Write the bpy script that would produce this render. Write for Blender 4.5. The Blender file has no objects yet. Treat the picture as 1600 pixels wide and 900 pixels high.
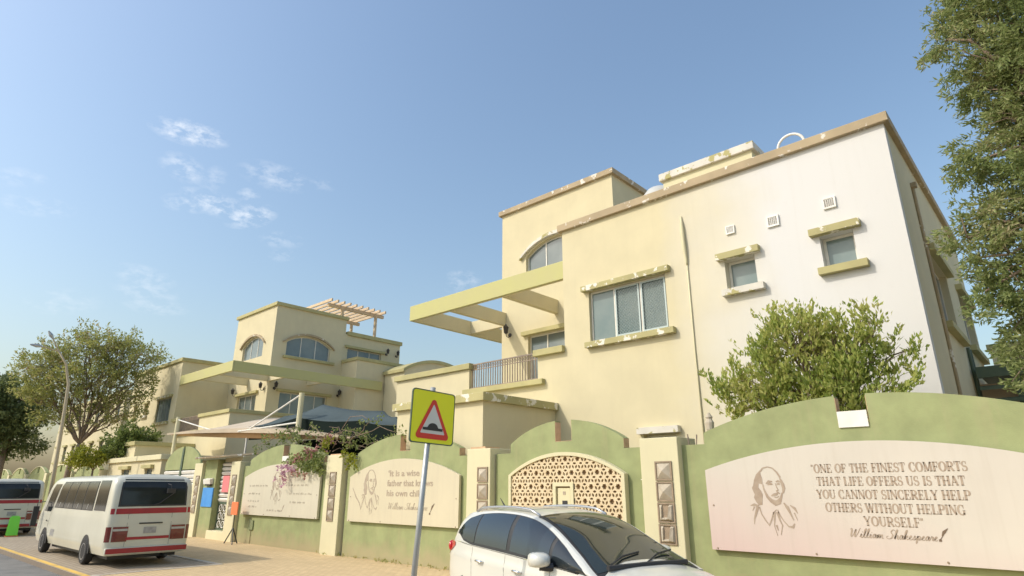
import bpy, bmesh, math, random
from math import sin, cos, pi, radians, sqrt, atan2
from mathutils import Vector, Matrix
from mathutils.geometry import tessellate_polygon

# ------------------------------------------------------------------ camera
S = 0.87                       # the plan below is drawn 1/S too large; everything is brought to metres at the end
sc = bpy.context.scene
col = sc.collection
FPX, HEAD, EYE = 945.0, radians(42.4), 2.3
PITCH = math.atan(310 / FPX)
cam = bpy.data.cameras.new('camera'); cam_o = bpy.data.objects.new('camera', cam); col.objects.link(cam_o)
cam.sensor_width = 36; cam.lens = 36 * FPX / 1600; cam.clip_start = 0.1; cam.clip_end = 6000
cam_o.location = (0, 0, EYE * S)
cam_o.rotation_euler = (pi / 2 + PITCH, 0, HEAD)
sc.camera = cam_o
# ------------------------------------------------------------------ light
SUN = Vector((0.60, 1.0, -1.02)).normalized()
EL = math.asin(-SUN.z)
w = bpy.data.worlds.new('World'); sc.world = w; w.use_nodes = True
wn, wl = w.node_tree.nodes, w.node_tree.links
wn.clear()
sky = wn.new('ShaderNodeTexSky'); sky.sky_type = 'NISHITA'; sky.sun_disc = False
sky.sun_elevation = EL; sky.sun_rotation = atan2(-SUN.x, -SUN.y)
sky.altitude = 0; sky.air_density = 1.6; sky.dust_density = 3.2; sky.ozone_density = 3.3
SKY_STRENGTH = 0.15
bg = wn.new('ShaderNodeBackground'); bg.inputs[1].default_value = SKY_STRENGTH
wo = wn.new('ShaderNodeOutputWorld')
wl.new(bg.outputs[0], wo.inputs[0])
sl = bpy.data.lights.new('sun', 'SUN'); sl.energy = 2.0; sl.angle = radians(0.5); sl.color = (1, 0.925, 0.81)
so = bpy.data.objects.new('sun', sl); col.objects.link(so)
so.rotation_euler = SUN.to_track_quat('-Z', 'Y').to_euler()
sc.view_settings.view_transform = 'Standard'; sc.view_settings.look = 'None'
sc.view_settings.exposure = 0.36; sc.view_settings.gamma = 1
sc.render.engine = 'CYCLES'
sc.cycles.max_bounces = 10; sc.cycles.diffuse_bounces = 8

# image ray helpers: where the line of sight through a picture point meets a real plane
_F = Vector((-sin(HEAD) * cos(PITCH), cos(HEAD) * cos(PITCH), sin(PITCH)))
_R = Vector((cos(HEAD), sin(HEAD), 0)); _U = _R.cross(_F)
def ray(x, y): return _R * (x - 800) + _U * (450 - y) + _F * FPX
def onY(x, y, Y): d = ray(x, y); return Vector((0, 0, EYE)) + d * (Y / d.y)
def onX(x, y, X): d = ray(x, y); return Vector((0, 0, EYE)) + d * (X / d.x)
def onZ(x, y, Z=0): d = ray(x, y); return Vector((0, 0, EYE)) + d * ((Z - EYE) / d.z)

# wispy clouds: a part of the sky seen in fixed directions
tc = wn.new('ShaderNodeTexCoord')
def wmath(op, a, b=None, c=None):
    n = wn.new('ShaderNodeMath'); n.operation = op
    for i, q in enumerate((a, b, c)):
        if q is None: continue
        if isinstance(q, (int, float)): n.inputs[i].default_value = q
        else: wl.new(q, n.inputs[i])
    return n.outputs[0]
def wdot(v):
    n = wn.new('ShaderNodeVectorMath'); n.operation = 'DOT_PRODUCT'
    wl.new(tc.outputs['Generated'], n.inputs[0]); n.inputs[1].default_value = v
    return n.outputs['Value']
nz = wn.new('ShaderNodeTexNoise'); nz.inputs['Scale'].default_value = 46; nz.inputs['Detail'].default_value = 7
nz.inputs['Roughness'].default_value = 0.62
mp = wn.new('ShaderNodeMapping'); mp.inputs['Scale'].default_value = (1, 1, 2.0)
wl.new(tc.outputs['Generated'], mp.inputs[0]); wl.new(mp.outputs[0], nz.inputs['Vector'])
total = None
for cx, cy, rx, ry, tilt, amp in ((297, 208, 36, 13, 14, 1.0), (288, 263, 24, 14, 25, .62), (345, 322, 40, 13, 20, .85), (390, 338, 28, 13, -8, .9),
                                  (292, 318, 24, 10, 8, .62), (388, 305, 12, 8, 0, .5), (430, 276, 38, 15, 15, .5), (60, 322, 30, 10, 8, .4), (22, 277, 26, 9, 0, .34),
                                  (226, 432, 28, 11, 15, .5), (232, 455, 32, 12, 8, .36), (245, 480, 30, 8, 6, .42), (438, 375, 24, 10, 5, .4), (440, 399, 14, 8, 0, .34),
                                  (333, 280, 12, 16, 40, .36), (724, 436, 22, 12, 0, .42), (712, 448, 16, 8, 0, .32), (100, 472, 30, 13, 0, .28), (500, 288, 16, 8, 15, .28)):
    c = ray(cx, cy).normalized(); t = radians(tilt)
    ex = (_R * cos(t) - _U * sin(t)); ex = (ex - c * ex.dot(c)).normalized(); ey = c.cross(ex)
    kx, ky = FPX * .93 / rx, FPX * .93 / ry
    a = wmath('MULTIPLY', wdot(ex), kx); b = wmath('MULTIPLY', wdot(ey), ky)
    r2 = wmath('ADD', wmath('MULTIPLY', a, a), wmath('MULTIPLY', b, b))
    front = wmath('GREATER_THAN', wdot(c), 0.5)
    m = wmath('MULTIPLY', wmath('MULTIPLY', wmath('MAXIMUM', wmath('SUBTRACT', 1.0, wmath('MULTIPLY', r2, 0.55)), 0.0), amp), front)
    total = m if total is None else wmath('MAXIMUM', total, m)
mrn = wn.new('ShaderNodeMapRange'); mrn.inputs[1].default_value = 0.44; mrn.inputs[2].default_value = 0.78
wl.new(nz.outputs['Fac'], mrn.inputs[0])
dens = wmath('MULTIPLY', mrn.outputs[0], total)
dens = wmath('MINIMUM', wmath('MULTIPLY', dens, 0.95), 0.9)
mix = wn.new('ShaderNodeMix'); mix.data_type = 'RGBA'
wl.new(dens, mix.inputs[0]); wl.new(sky.outputs[0], mix.inputs[6]); mix.inputs[7].default_value = (5.6, 5.8, 6.1, 1)
wl.new(mix.outputs[2], bg.inputs[0])

# ------------------------------------------------------------------ materials
def _mixc(n, l, fac, a, b):
    m = n.new('ShaderNodeMix'); m.data_type = 'RGBA'
    if isinstance(fac, (int, float)): m.inputs[0].default_value = fac
    else: l.new(fac, m.inputs[0])
    for i, q in ((6, a), (7, b)):
        if isinstance(q, tuple): m.inputs[i].default_value = (*q[:3], 1)
        else: l.new(q, m.inputs[i])
    return m.outputs[2]
def _noise(n, l, vec, scale, detail=4, rough=.55):
    t = n.new('ShaderNodeTexNoise'); t.inputs['Scale'].default_value = scale; t.inputs['Detail'].default_value = detail
    t.inputs['Roughness'].default_value = rough; l.new(vec, t.inputs['Vector']); return t.outputs['Fac']
def _range(n, l, v, a, b, c=0.0, d=1.0):
    m = n.new('ShaderNodeMapRange'); m.inputs[1].default_value = a; m.inputs[2].default_value = b
    m.inputs[3].default_value = c; m.inputs[4].default_value = d; l.new(v, m.inputs[0]); return m.outputs[0]
def tone(c): return tuple(min(.85, q * 1.31) for q in c) if c is not None else None
def mat(name, c, rough=.7, c2=None, scale=1.2, lo=.35, hi=.65, metal=0, bump=0, bscale=40, stretch=None, coat=0, spec=.5):
    """plain principled surface with a soft two-tone mottling of its own colour"""
    c, c2 = tone(c), tone(c2)
    m = bpy.data.materials.new(name); m.use_nodes = True
    n, l = m.node_tree.nodes, m.node_tree.links
    p = n['Principled BSDF']; p.inputs['Roughness'].default_value = rough; p.inputs['Metallic'].default_value = metal
    p.inputs['Coat Weight'].default_value = coat; p.inputs['Coat Roughness'].default_value = .03
    p.inputs['Specular IOR Level'].default_value = spec
    p.inputs['Base Color'].default_value = (*c, 1)
    t = n.new('ShaderNodeTexCoord'); vec = t.outputs['Object']
    if stretch:
        mp = n.new('ShaderNodeMapping'); mp.inputs['Scale'].default_value = stretch; l.new(vec, mp.inputs[0]); sv = mp.outputs[0]
    else: sv = vec
    if c2 is not None:
        f = _range(n, l, _noise(n, l, sv, scale, 6), lo, hi)
        l.new(_mixc(n, l, f, c, c2), p.inputs['Base Color'])
    if bump:
        b = n.new('ShaderNodeBump'); b.inputs['Strength'].default_value = bump; b.inputs['Distance'].default_value = .02
        l.new(_noise(n, l, vec, bscale, 3), b.inputs['Height']); l.new(b.outputs[0], p.inputs['Normal'])
    return m
M = {}
def plaster(name, c, glare=None, gx=None, streak=.10, dirt=(.30, .26, .19), var=.05, splash=None):
    """painted render: soft mottling, faint rain streaks, fine bump; `glare` is white glare painted into the colour, beginning along x = gx"""
    c, glare, dirt = tone(c), tone(glare), tone(dirt)
    m = bpy.data.materials.new(name); m.use_nodes = True
    n, l = m.node_tree.nodes, m.node_tree.links; p = n['Principled BSDF']; p.inputs['Roughness'].default_value = .85
    p.inputs['Specular IOR Level'].default_value = .25
    t = n.new('ShaderNodeTexCoord'); vec = t.outputs['Object']
    base = _mixc(n, l, _range(n, l, _noise(n, l, vec, .5 + var * 6, 7, .6), .3, .7), tuple(x * (1 - var) for x in c), tuple(min(1, x * (1 + var)) for x in c))
    if glare:
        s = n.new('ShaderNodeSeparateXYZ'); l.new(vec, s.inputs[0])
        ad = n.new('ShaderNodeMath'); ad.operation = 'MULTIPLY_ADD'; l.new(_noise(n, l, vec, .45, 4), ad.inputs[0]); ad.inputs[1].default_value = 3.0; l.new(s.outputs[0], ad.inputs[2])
        base = _mixc(n, l, _range(n, l, ad.outputs[0], gx[0] + 1.5, gx[1] + 1.5), base, glare)
    mp = n.new('ShaderNodeMapping'); mp.inputs['Scale'].default_value = (2.2, 2.2, .12); l.new(vec, mp.inputs[0])
    st = _range(n, l, _noise(n, l, mp.outputs[0], 1.6, 6, .65), .52, .80, 0, streak)
    base = _mixc(n, l, st, base, dirt)
    bl = _range(n, l, _noise(n, l, vec, 2.3, 7, .7), .60, .74, 0, streak * .8)
    base = _mixc(n, l, bl, base, dirt)
    if splash:   # soil splashed up the foot of the wall
        s2 = n.new('ShaderNodeSeparateXYZ'); l.new(vec, s2.inputs[0])
        a2 = n.new('ShaderNodeMath'); a2.operation = 'MULTIPLY_ADD'; l.new(_noise(n, l, vec, 2.2, 6, .65), a2.inputs[0]); a2.inputs[1].default_value = -1.1; l.new(s2.outputs[2], a2.inputs[2])
        base = _mixc(n, l, _range(n, l, a2.outputs[0], -.42, .10, .75, 0), base, tone(splash))
    l.new(base, p.inputs['Base Color'])
    b = n.new('ShaderNodeBump'); b.inputs['Strength'].default_value = .25; b.inputs['Distance'].default_value = .01
    l.new(_noise(n, l, vec, 45, 4), b.inputs['Height']); l.new(b.outputs[0], p.inputs['Normal'])
    return m
def peeling(name, c, under, amount, scale=2.8, c2=None):
    """olive trim paint that has flaked off in patches, showing the pale coat below"""
    c, under, c2 = tone(c), tone(under), tone(c2)
    m = bpy.data.materials.new(name); m.use_nodes = True
    n, l = m.node_tree.nodes, m.node_tree.links; p = n['Principled BSDF']; p.inputs['Roughness'].default_value = .8
    t = n.new('ShaderNodeTexCoord'); vec = t.outputs['Object']
    base = _mixc(n, l, _range(n, l, _noise(n, l, vec, 1.1, 5), .35, .65), c, c2 or tuple(x * .82 for x in c))
    f = _range(n, l, _noise(n, l, vec, scale, 8, .62), amount, amount + .03)
    l.new(_mixc(n, l, f, base, under), p.inputs['Base Color'])
    b = n.new('ShaderNodeBump'); b.inputs['Strength'].default_value = .3; b.inputs['Distance'].default_value = .02
    l.new(f, b.inputs['Height']); l.new(b.outputs[0], p.inputs['Normal'])
    return m
def leafmat(name, cols, trans=.35, scale=.9):
    """leaves: each one picks its own tone, with larger pale and dark sprays"""
    m = bpy.data.materials.new(name); m.use_nodes = True
    n, l = m.node_tree.nodes, m.node_tree.links; n.clear()
    out = n.new('ShaderNodeOutputMaterial')
    g = n.new('ShaderNodeNewGeometry'); t = n.new('ShaderNodeTexCoord')
    f = n.new('ShaderNodeMath'); f.operation = 'MULTIPLY_ADD'; l.new(g.outputs['Random Per Island'], f.inputs[0]); f.inputs[1].default_value = .55
    l.new(_range(n, l, _noise(n, l, t.outputs['Object'], scale, 2), .3, .7, 0, .45), f.inputs[2])
    r = n.new('ShaderNodeValToRGB'); l.new(f.outputs[0], r.inputs[0])
    e = r.color_ramp.elements
    while len(e) < len(cols): e.new(.5)
    for i, c in enumerate(cols): e[i].position = i / (len(cols) - 1); e[i].color = (*c, 1)
    d = n.new('ShaderNodeBsdfPrincipled'); d.inputs['Roughness'].default_value = .5; d.inputs['Specular IOR Level'].default_value = .35
    tr = n.new('ShaderNodeBsdfTranslucent'); ms = n.new('ShaderNodeMixShader'); ms.inputs[0].default_value = trans
    l.new(r.outputs[0], d.inputs['Base Color']); l.new(r.outputs[0], tr.inputs[0])
    l.new(d.outputs[0], ms.inputs[1]); l.new(tr.outputs[0], ms.inputs[2]); l.new(ms.outputs[0], out.inputs[0])
    return m
def paver(name, c, c2, bw, bh, mortar):
    c, c2, mortar = tone(c), tone(c2), tone(mortar)
    m = bpy.data.materials.new(name); m.use_nodes = True
    n, l = m.node_tree.nodes, m.node_tree.links; p = n['Principled BSDF']; p.inputs['Roughness'].default_value = .88
    t = n.new('ShaderNodeTexCoord'); vec = t.outputs['Object']
    b = n.new('ShaderNodeTexBrick'); l.new(vec, b.inputs['Vector']); b.inputs['Scale'].default_value = 1
    b.inputs['Brick Width'].default_value = bw; b.inputs['Row Height'].default_value = bh; b.inputs['Mortar Size'].default_value = .010
    b.inputs['Color1'].default_value = (*c, 1); b.inputs['Color2'].default_value = (*c2, 1); b.inputs['Mortar'].default_value = (*mortar, 1)
    st = _range(n, l, _noise(n, l, vec, .35, 7, .65), .45, .75, 0, .42)
    base = _mixc(n, l, st, b.outputs['Color'], tuple(x * .62 for x in c))
    st2 = _range(n, l, _noise(n, l, vec, 3.2, 6, .7), .55, .72, 0, .28)
    l.new(_mixc(n, l, st2, base, tuple(x * .7 for x in c)), p.inputs['Base Color'])
    bu = n.new('ShaderNodeBump'); bu.inputs['Strength'].default_value = .4; bu.inputs['Distance'].default_value = .01
    l.new(b.outputs['Fac'], bu.inputs['Height']); bu.invert = True; l.new(bu.outputs[0], p.inputs['Normal'])
    return m
CREAM = (.475, .425, .28)
M['cream'] = plaster('cream_render', CREAM, streak=.12)
M['cream_glare'] = plaster('cream_render_glare', CREAM, glare=(.505, .50, .485), gx=(4.0, 8.0), streak=.09)  # cream goes white to the right: glare put into the wall colour
M['cream_pillar'] = plaster('cream_pillar_paint', (.49, .455, .30), streak=.14)
M['green'] = plaster('sage_green_paint', (.228, .252, .122), streak=.5, dirt=(.29, .26, .15), var=.16, splash=(.30, .25, .15))
M['olive'] = peeling('olive_trim_paint', (.36, .325, .155), (.54, .50, .39), .70)
M['olive_peel'] = peeling('olive_trim_paint_flaking', (.36, .325, .155), (.58, .55, .47), .545)
M['white_peel'] = peeling('trim_paint_mostly_flaked', (.54, .515, .45), (.31, .28, .12), .56)
M['tan_trim'] = peeling('tan_trim_paint', (.335, .265, .165), (.55, .52, .45), .59)
M['fascia'] = peeling('olive_fascia_paint', (.385, .37, .155), (.46, .42, .26), .66, .8, c2=(.375, .355, .165))
M['bare'] = mat('bare_render_edge', (.50, .34, .21), .9, (.38, .25, .15), 3)
M['glass'] = mat('tinted_window_glass', (.075, .10, .105), .05, (.14, .165, .16), .5, spec=.8, bump=.06, bscale=1.3)
M['screen_glass'] = mat('glass_behind_insect_mesh', (.10, .145, .145), .14, (.17, .205, .195), .6, bump=.08, bscale=1.3)
M['mesh_wire'] = mat('security_mesh_wire', (.27, .32, .315), .45, metal=.3)
M['dark_glass'] = mat('dark_glass', (.012, .016, .018), .03, spec=.8)
M['white_alu'] = mat('white_window_frame', (.55, .53, .47), .4, (.47, .45, .39), 3)
M['grey_alu'] = mat('grey_window_frame', (.13, .15, .15), .4)
M['iron'] = mat('weathered_railing_iron', (.16, .13, .11), .6, (.25, .19, .14), 5, metal=.2)
M['black_iron'] = mat('black_lantern_iron', (.03, .026, .022), .5)
M['white_paint'] = mat('white_gloss_paint', (.60, .59, .55), .45, (.54, .52, .47), 2)
M['board'] = None
M['brown_ink'] = mat('brown_print', (.25, .19, .14), .75, (.31, .25, .19), 6)
M['brown_faint'] = mat('faded_brown_print', (.27, .22, .165), .8, (.33, .275, .205), 5)
M['ink_dark'] = mat('dark_brown_print', (.12, .085, .055), .7)
M['lattice'] = mat('sandstone_lattice', (.52, .435, .29), .85, (.46, .37, .23), 4, bump=.2)
M['lattice_back'] = mat('brown_board_behind_lattice', (.36, .24, .13), .9, (.30, .19, .10), 2)
M['relief'] = mat('tan_relief_tile', (.38, .335, .265), .9, (.31, .27, .20), 6)
M['relief_edge'] = mat('brown_tile_edge', (.20, .155, .105), .9, (.26, .20, .14), 6)
M['car_paint'] = mat('white_car_paint', (.47, .47, .425), .28, coat=.7, spec=.5)
M['bus_paint'] = mat('white_bus_paint', (.475, .465, .385), .35, (.42, .41, .33), .9, coat=.4, stretch=(1, 1, .5))
M['red_stripe'] = mat('red_stripe_paint', (.29, .018, .022), .4, (.24, .016, .02), 3)
M['rubber'] = mat('tyre_rubber', (.02, .02, .02), .85)
M['black_plastic'] = mat('black_plastic', (.022, .022, .023), .5)
M['chrome'] = mat('chrome', (.6, .6, .6), .15, metal=1)
M['silver'] = mat('silver_alloy', (.42, .42, .42), .35, metal=.8)
M['red_lens'] = mat('red_lamp_lens', (.42, .012, .016), .12, (.30, .01, .012), 8, coat=.6)
M['dark_red_lens'] = mat('dark_red_lamp_lens', (.11, .010, .012), .15, coat=.6)
M['steel'] = mat('galvanised_steel', (.36, .37, .36), .45, (.30, .31, .31), 4, metal=.5)
M['dark_green_metal'] = mat('dark_green_metal', (.055, .085, .055), .6, (.075, .10, .065), 2)
M['slat_tan'] = mat('tan_slat', (.30, .22, .14), .75)
M['bark'] = mat('grey_brown_bark', (.15, .11, .08), .95, (.22, .165, .12), 6, bump=.5, bscale=12)
M['pergola_wood'] = mat('tan_painted_timber', (.50, .39, .26), .75, (.42, .32, .21), 4)
M['lamp_paint'] = mat('beige_post_paint', (.36, .30, .20), .6)
M['rtree_leaf'] = leafmat('grey_green_needle_sprays', [(.11, .155, .055), (.23, .285, .095), (.36, .395, .16), (.50, .40, .26)], .46)
M['bush_leaf'] = leafmat('bright_olive_leaves', [(.15, .22, .05), (.32, .40, .09), (.48, .50, .14), (.62, .57, .24)], .5)
M['ltree_leaf'] = leafmat('feathery_leaves_with_brown_pods', [(.15, .18, .055), (.30, .33, .095), (.42, .42, .14), (.46, .30, .19)], .5)
M['dark_leaf'] = leafmat('dark_green_leaves', [(.10, .13, .055), (.17, .21, .075), (.27, .30, .12)], .45)
M['shrub_leaf'] = leafmat('mid_green_leaves', [(.10, .145, .04), (.18, .235, .065), (.28, .32, .10)], .45)
M['lime_leaf'] = leafmat('yellow_green_leaves', [(.17, .21, .02), (.30, .32, .03), (.40, .40, .06)], .35)
M['vine_leaf'] = leafmat('dusty_vine_leaves', [(.12, .16, .05), (.22, .27, .08), (.33, .35, .13)], .45)
M['script_ink'] = mat('nearly_faded_script', (.33, .28, .215), .8)
M['bract'] = leafmat('magenta_bracts', [(.50, .20, .31), (.62, .36, .46), (.66, .50, .55)], .35)
M['dry_bract'] = leafmat('dry_pink_bracts', [(.34, .15, .13), (.46, .22, .20), (.52, .34, .27)], .3)

# ------------------------------------------------------------------ mesh helpers
XF = [None]                    # optional mirror applied to every vertex while a villa is being built
class MB:
    def __init__(s): s.v, s.f, s.sm = [], [], False
    def add(s, vs, fs):
        b = len(s.v); s.v += [tuple(p) for p in vs]; s.f += [tuple(b + i for i in q) for q in fs]; return s
    def box(s, x0, x1, y0, y1, z0, z1):
        return s.add([(x, y, z) for z in (z0, z1) for y in (y0, y1) for x in (x0, x1)],
                     [(0, 2, 3, 1), (4, 5, 7, 6), (0, 1, 5, 4), (2, 6, 7, 3), (0, 4, 6, 2), (1, 3, 7, 5)])
    def hull6(s, p): # eight corners, bottom ring then top ring
        return s.add(p, [(0, 3, 2, 1), (4, 5, 6, 7), (0, 1, 5, 4), (1, 2, 6, 5), (2, 3, 7, 6), (3, 0, 4, 7)])
    def plate(s, outer, holes, fr, d0, d1):
        """flat slab cut to an outline with holes; fr maps (u, v, depth) to the world"""
        loops = [list(outer)] + [list(h) for h in holes]
        flat = [q for lp in loops for q in lp]; n = len(flat)
        tris = tessellate_polygon([[Vector((q[0], q[1], 0)) for q in lp] for lp in loops])
        vs = [fr(u, v, d0) for u, v in flat] + [fr(u, v, d1) for u, v in flat]
        fs = [tuple(t) for t in tris] + [tuple(n + i for i in reversed(t)) for t in tris]
        o = 0
        for lp in loops:
            k = len(lp)
            for i in range(k): a, b = o + i, o + (i + 1) % k; fs.append((a, b, n + b, n + a))
            o += k
        return s.add(vs, fs)
    def tube(s, pts, r, n=8, cap=True):
        pts = [Vector(p) for p in pts]; rs = r if isinstance(r, (list, tuple)) else [r] * len(pts)
        rings = []; prev = None
        for i, p in enumerate(pts):
            d = (pts[min(i + 1, len(pts) - 1)] - pts[max(i - 1, 0)]).normalized()
            a = prev if prev is not None else (Vector((0, 0, 1)) if abs(d.z) < .9 else Vector((1, 0, 0)))
            e1 = (a - d * a.dot(d)).normalized(); prev = e1; e2 = d.cross(e1)
            rings.append([p + (e1 * cos(2 * pi * k / n) + e2 * sin(2 * pi * k / n)) * rs[i] for k in range(n)])
        fs = []
        for i in range(len(pts) - 1):
            for k in range(n):
                fs.append((i * n + k, i * n + (k + 1) % n, (i + 1) * n + (k + 1) % n, (i + 1) * n + k))
        if cap: fs += [tuple(range(n - 1, -1, -1)), tuple((len(pts) - 1) * n + k for k in range(n))]
        return s.add([q for g in rings for q in g], fs)
    def lathe(s, prof, c, axis=(0, 0, 1), n=24):
        """prof: (radius, distance along the axis)"""
        ax = Vector(axis).normalized(); a = Vector((0, 0, 1)) if abs(ax.z) < .9 else Vector((1, 0, 0))
        e1 = (a - ax * a.dot(ax)).normalized(); e2 = ax.cross(e1); c = Vector(c)
        vs = [c + ax * h + (e1 * cos(2 * pi * k / n) + e2 * sin(2 * pi * k / n)) * r for r, h in prof for k in range(n)]
        fs = [(i * n + k, i * n + (k + 1) % n, (i + 1) * n + (k + 1) % n, (i + 1) * n + k) for i in range(len(prof) - 1) for k in range(n)]
        fs += [tuple(range(n - 1, -1, -1)), tuple((len(prof) - 1) * n + k for k in range(n))]
        return s.add(vs, fs)
    def build(s, name, m, parent=None, bevel=0, smooth=False, norm=True, seg=2, keep=False):
        base = parent_loc(parent) if parent else Vector()
        xf = XF[0] if not keep else None
        vs = [(xf(*p) if xf else p) for p in s.v]
        me = bpy.data.meshes.new(name)
        me.from_pydata([(p[0] - base.x, p[1] - base.y, p[2] - base.z) for p in vs], [], s.f)
        if norm or xf:
            b = bmesh.new(); b.from_mesh(me); bmesh.ops.recalc_face_normals(b, faces=b.faces); b.to_mesh(me); b.free()
        if smooth:
            for q in me.polygons: q.use_smooth = True
        if m: me.materials.append(m)
        o = bpy.data.objects.new(name, me); col.objects.link(o)
        if parent: o.parent = parent
        if bevel:
            bv = o.modifiers.new('bevel', 'BEVEL'); bv.width = bevel; bv.segments = seg; bv.limit_method = 'ANGLE'; bv.angle_limit = radians(40)
            if not smooth:
                pass
        return o
def parent_loc(o):
    L = Vector(o.location)
    while o.parent: o = o.parent; L += Vector(o.location)
    return L
def tag(o, label=None, cat=None, group=None, kind=None):
    if label: o['label'] = label
    if cat: o['category'] = cat
    if group: o['group'] = group
    if kind: o['kind'] = kind
    return o
def empty(name, loc, label=None, cat=None, group=None):
    o = bpy.data.objects.new(name, None); col.objects.link(o); o.location = loc; o.empty_display_size = .3
    return tag(o, label, cat, group)
def copy_tree(o, parent=None):
    c = o.copy(); col.objects.link(c)
    if parent: c.parent = parent
    for ch in list(o.children): copy_tree(ch, c)
    return c
def FY(y): return lambda u, v, d: (u, y + d, v)              # faces the street
def FX(x): return lambda u, v, d: (x - d, u, v)              # faces +X
def FXn(x): return lambda u, v, d: (x + d, u, v)             # faces -X
def rect(u0, u1, v0, v1): return [(u0, v0), (u1, v0), (u1, v1), (u0, v1)]
def arch(u0, u1, v0, vs, vt, n=16):
    """rectangle with a segmental arched top: springing vs, crown vt"""
    pts = [(u0, v0), (u1, v0)]; c = (u0 + u1) / 2; h = (u1 - u0) / 2; rise = vt - vs
    R = (h * h + rise * rise) / (2 * rise); a0 = math.asin(min(1, h / R))
    for i in range(n + 1):
        a = a0 - 2 * a0 * i / n
        pts.append((c + R * sin(a), vt - R + R * cos(a)))
    return pts
# ------------------------------------------------------------------ the setting: ground, road, paving
def struct(name, mb, m): o = mb.build(name, m); return tag(o, kind='structure')
def sheet(x0, x1, y0, y1, z): return MB().add([(x0, y0, z), (x1, y0, z), (x1, y1, z), (x0, y1, z)], [(0, 1, 2, 3)])
M['sand'] = mat('dusty_sand', (.45, .38, .28), .95, (.39, .32, .23), .6)
M['asphalt'] = mat('worn_asphalt', (.12, .116, .108), .9, (.16, .155, .142), 1.4, bump=.5, bscale=60)
M['yellow_line'] = mat('worn_yellow_road_paint', (.56, .36, .07), .8, (.36, .25, .10), 3.5, .45, .7)
M['white_line'] = mat('worn_white_road_paint', (.55, .53, .48), .8, (.30, .28, .25), 3, .45, .75)
M['pavement'] = paver('tan_block_paving', (.49, .37, .205), (.43, .32, .175), .30, .15, (.30, .225, .13))
M['bay_paving'] = paver('grey_brown_block_paving', (.31, .255, .18), (.265, .215, .15), .30, .15, (.15, .12, .09))
M['kerb'] = mat('concrete_kerb', (.42, .38, .31), .9, (.34, .30, .24), 2)
struct('ground', sheet(-900, 900, -900, 900, -.16), M['sand'])
struct('road', sheet(-400, 300, -9, 5.40, -.150), M['asphalt'])
struct('parking_bay', sheet(-400, -20.6, 5.40, 8.95, -.012), M['bay_paving'])
struct('yellow_road_line', sheet(-400, -20.6, 5.45, 5.62, -.008), M['yellow_line'])
struct('white_bay_line', sheet(-20.72, -20.60, 5.62, 8.95, -.008), M['white_line'])
struct('white_road_line', sheet(-43.5, -28.6, 4.55, 4.70, -.146), M['white_line'])
p = MB(); p.box(-20.45, 200, 5.75, 14.5, -.14, 0.0); p.box(-400, -20.45, 9.15, 14.5, -.14, .0); struct('pavement', p, M['pavement'])
k = MB(); k.box(-20.6, -20.45, 5.6, 9.10, -.14, .012); k.box(-400, -20.6, 8.95, 9.10, -.14, .012); k.box(-20.45, 200, 5.6, 5.75, -.14, .012)
struct('kerb', k, M['kerb'])
r_ = MB(); r_.add([(-400, 5.40, -.15), (-20.6, 5.40, -.15), (-20.6, 5.40, -.012), (-400, 5.40, -.012)], [(0, 1, 2, 3)]); struct('bay_edge', r_, M['bay_paving'])
y_ = sheet(-120, 60, 14.5, 60, -.02); struct('yard', y_, M['sand'])

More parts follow.
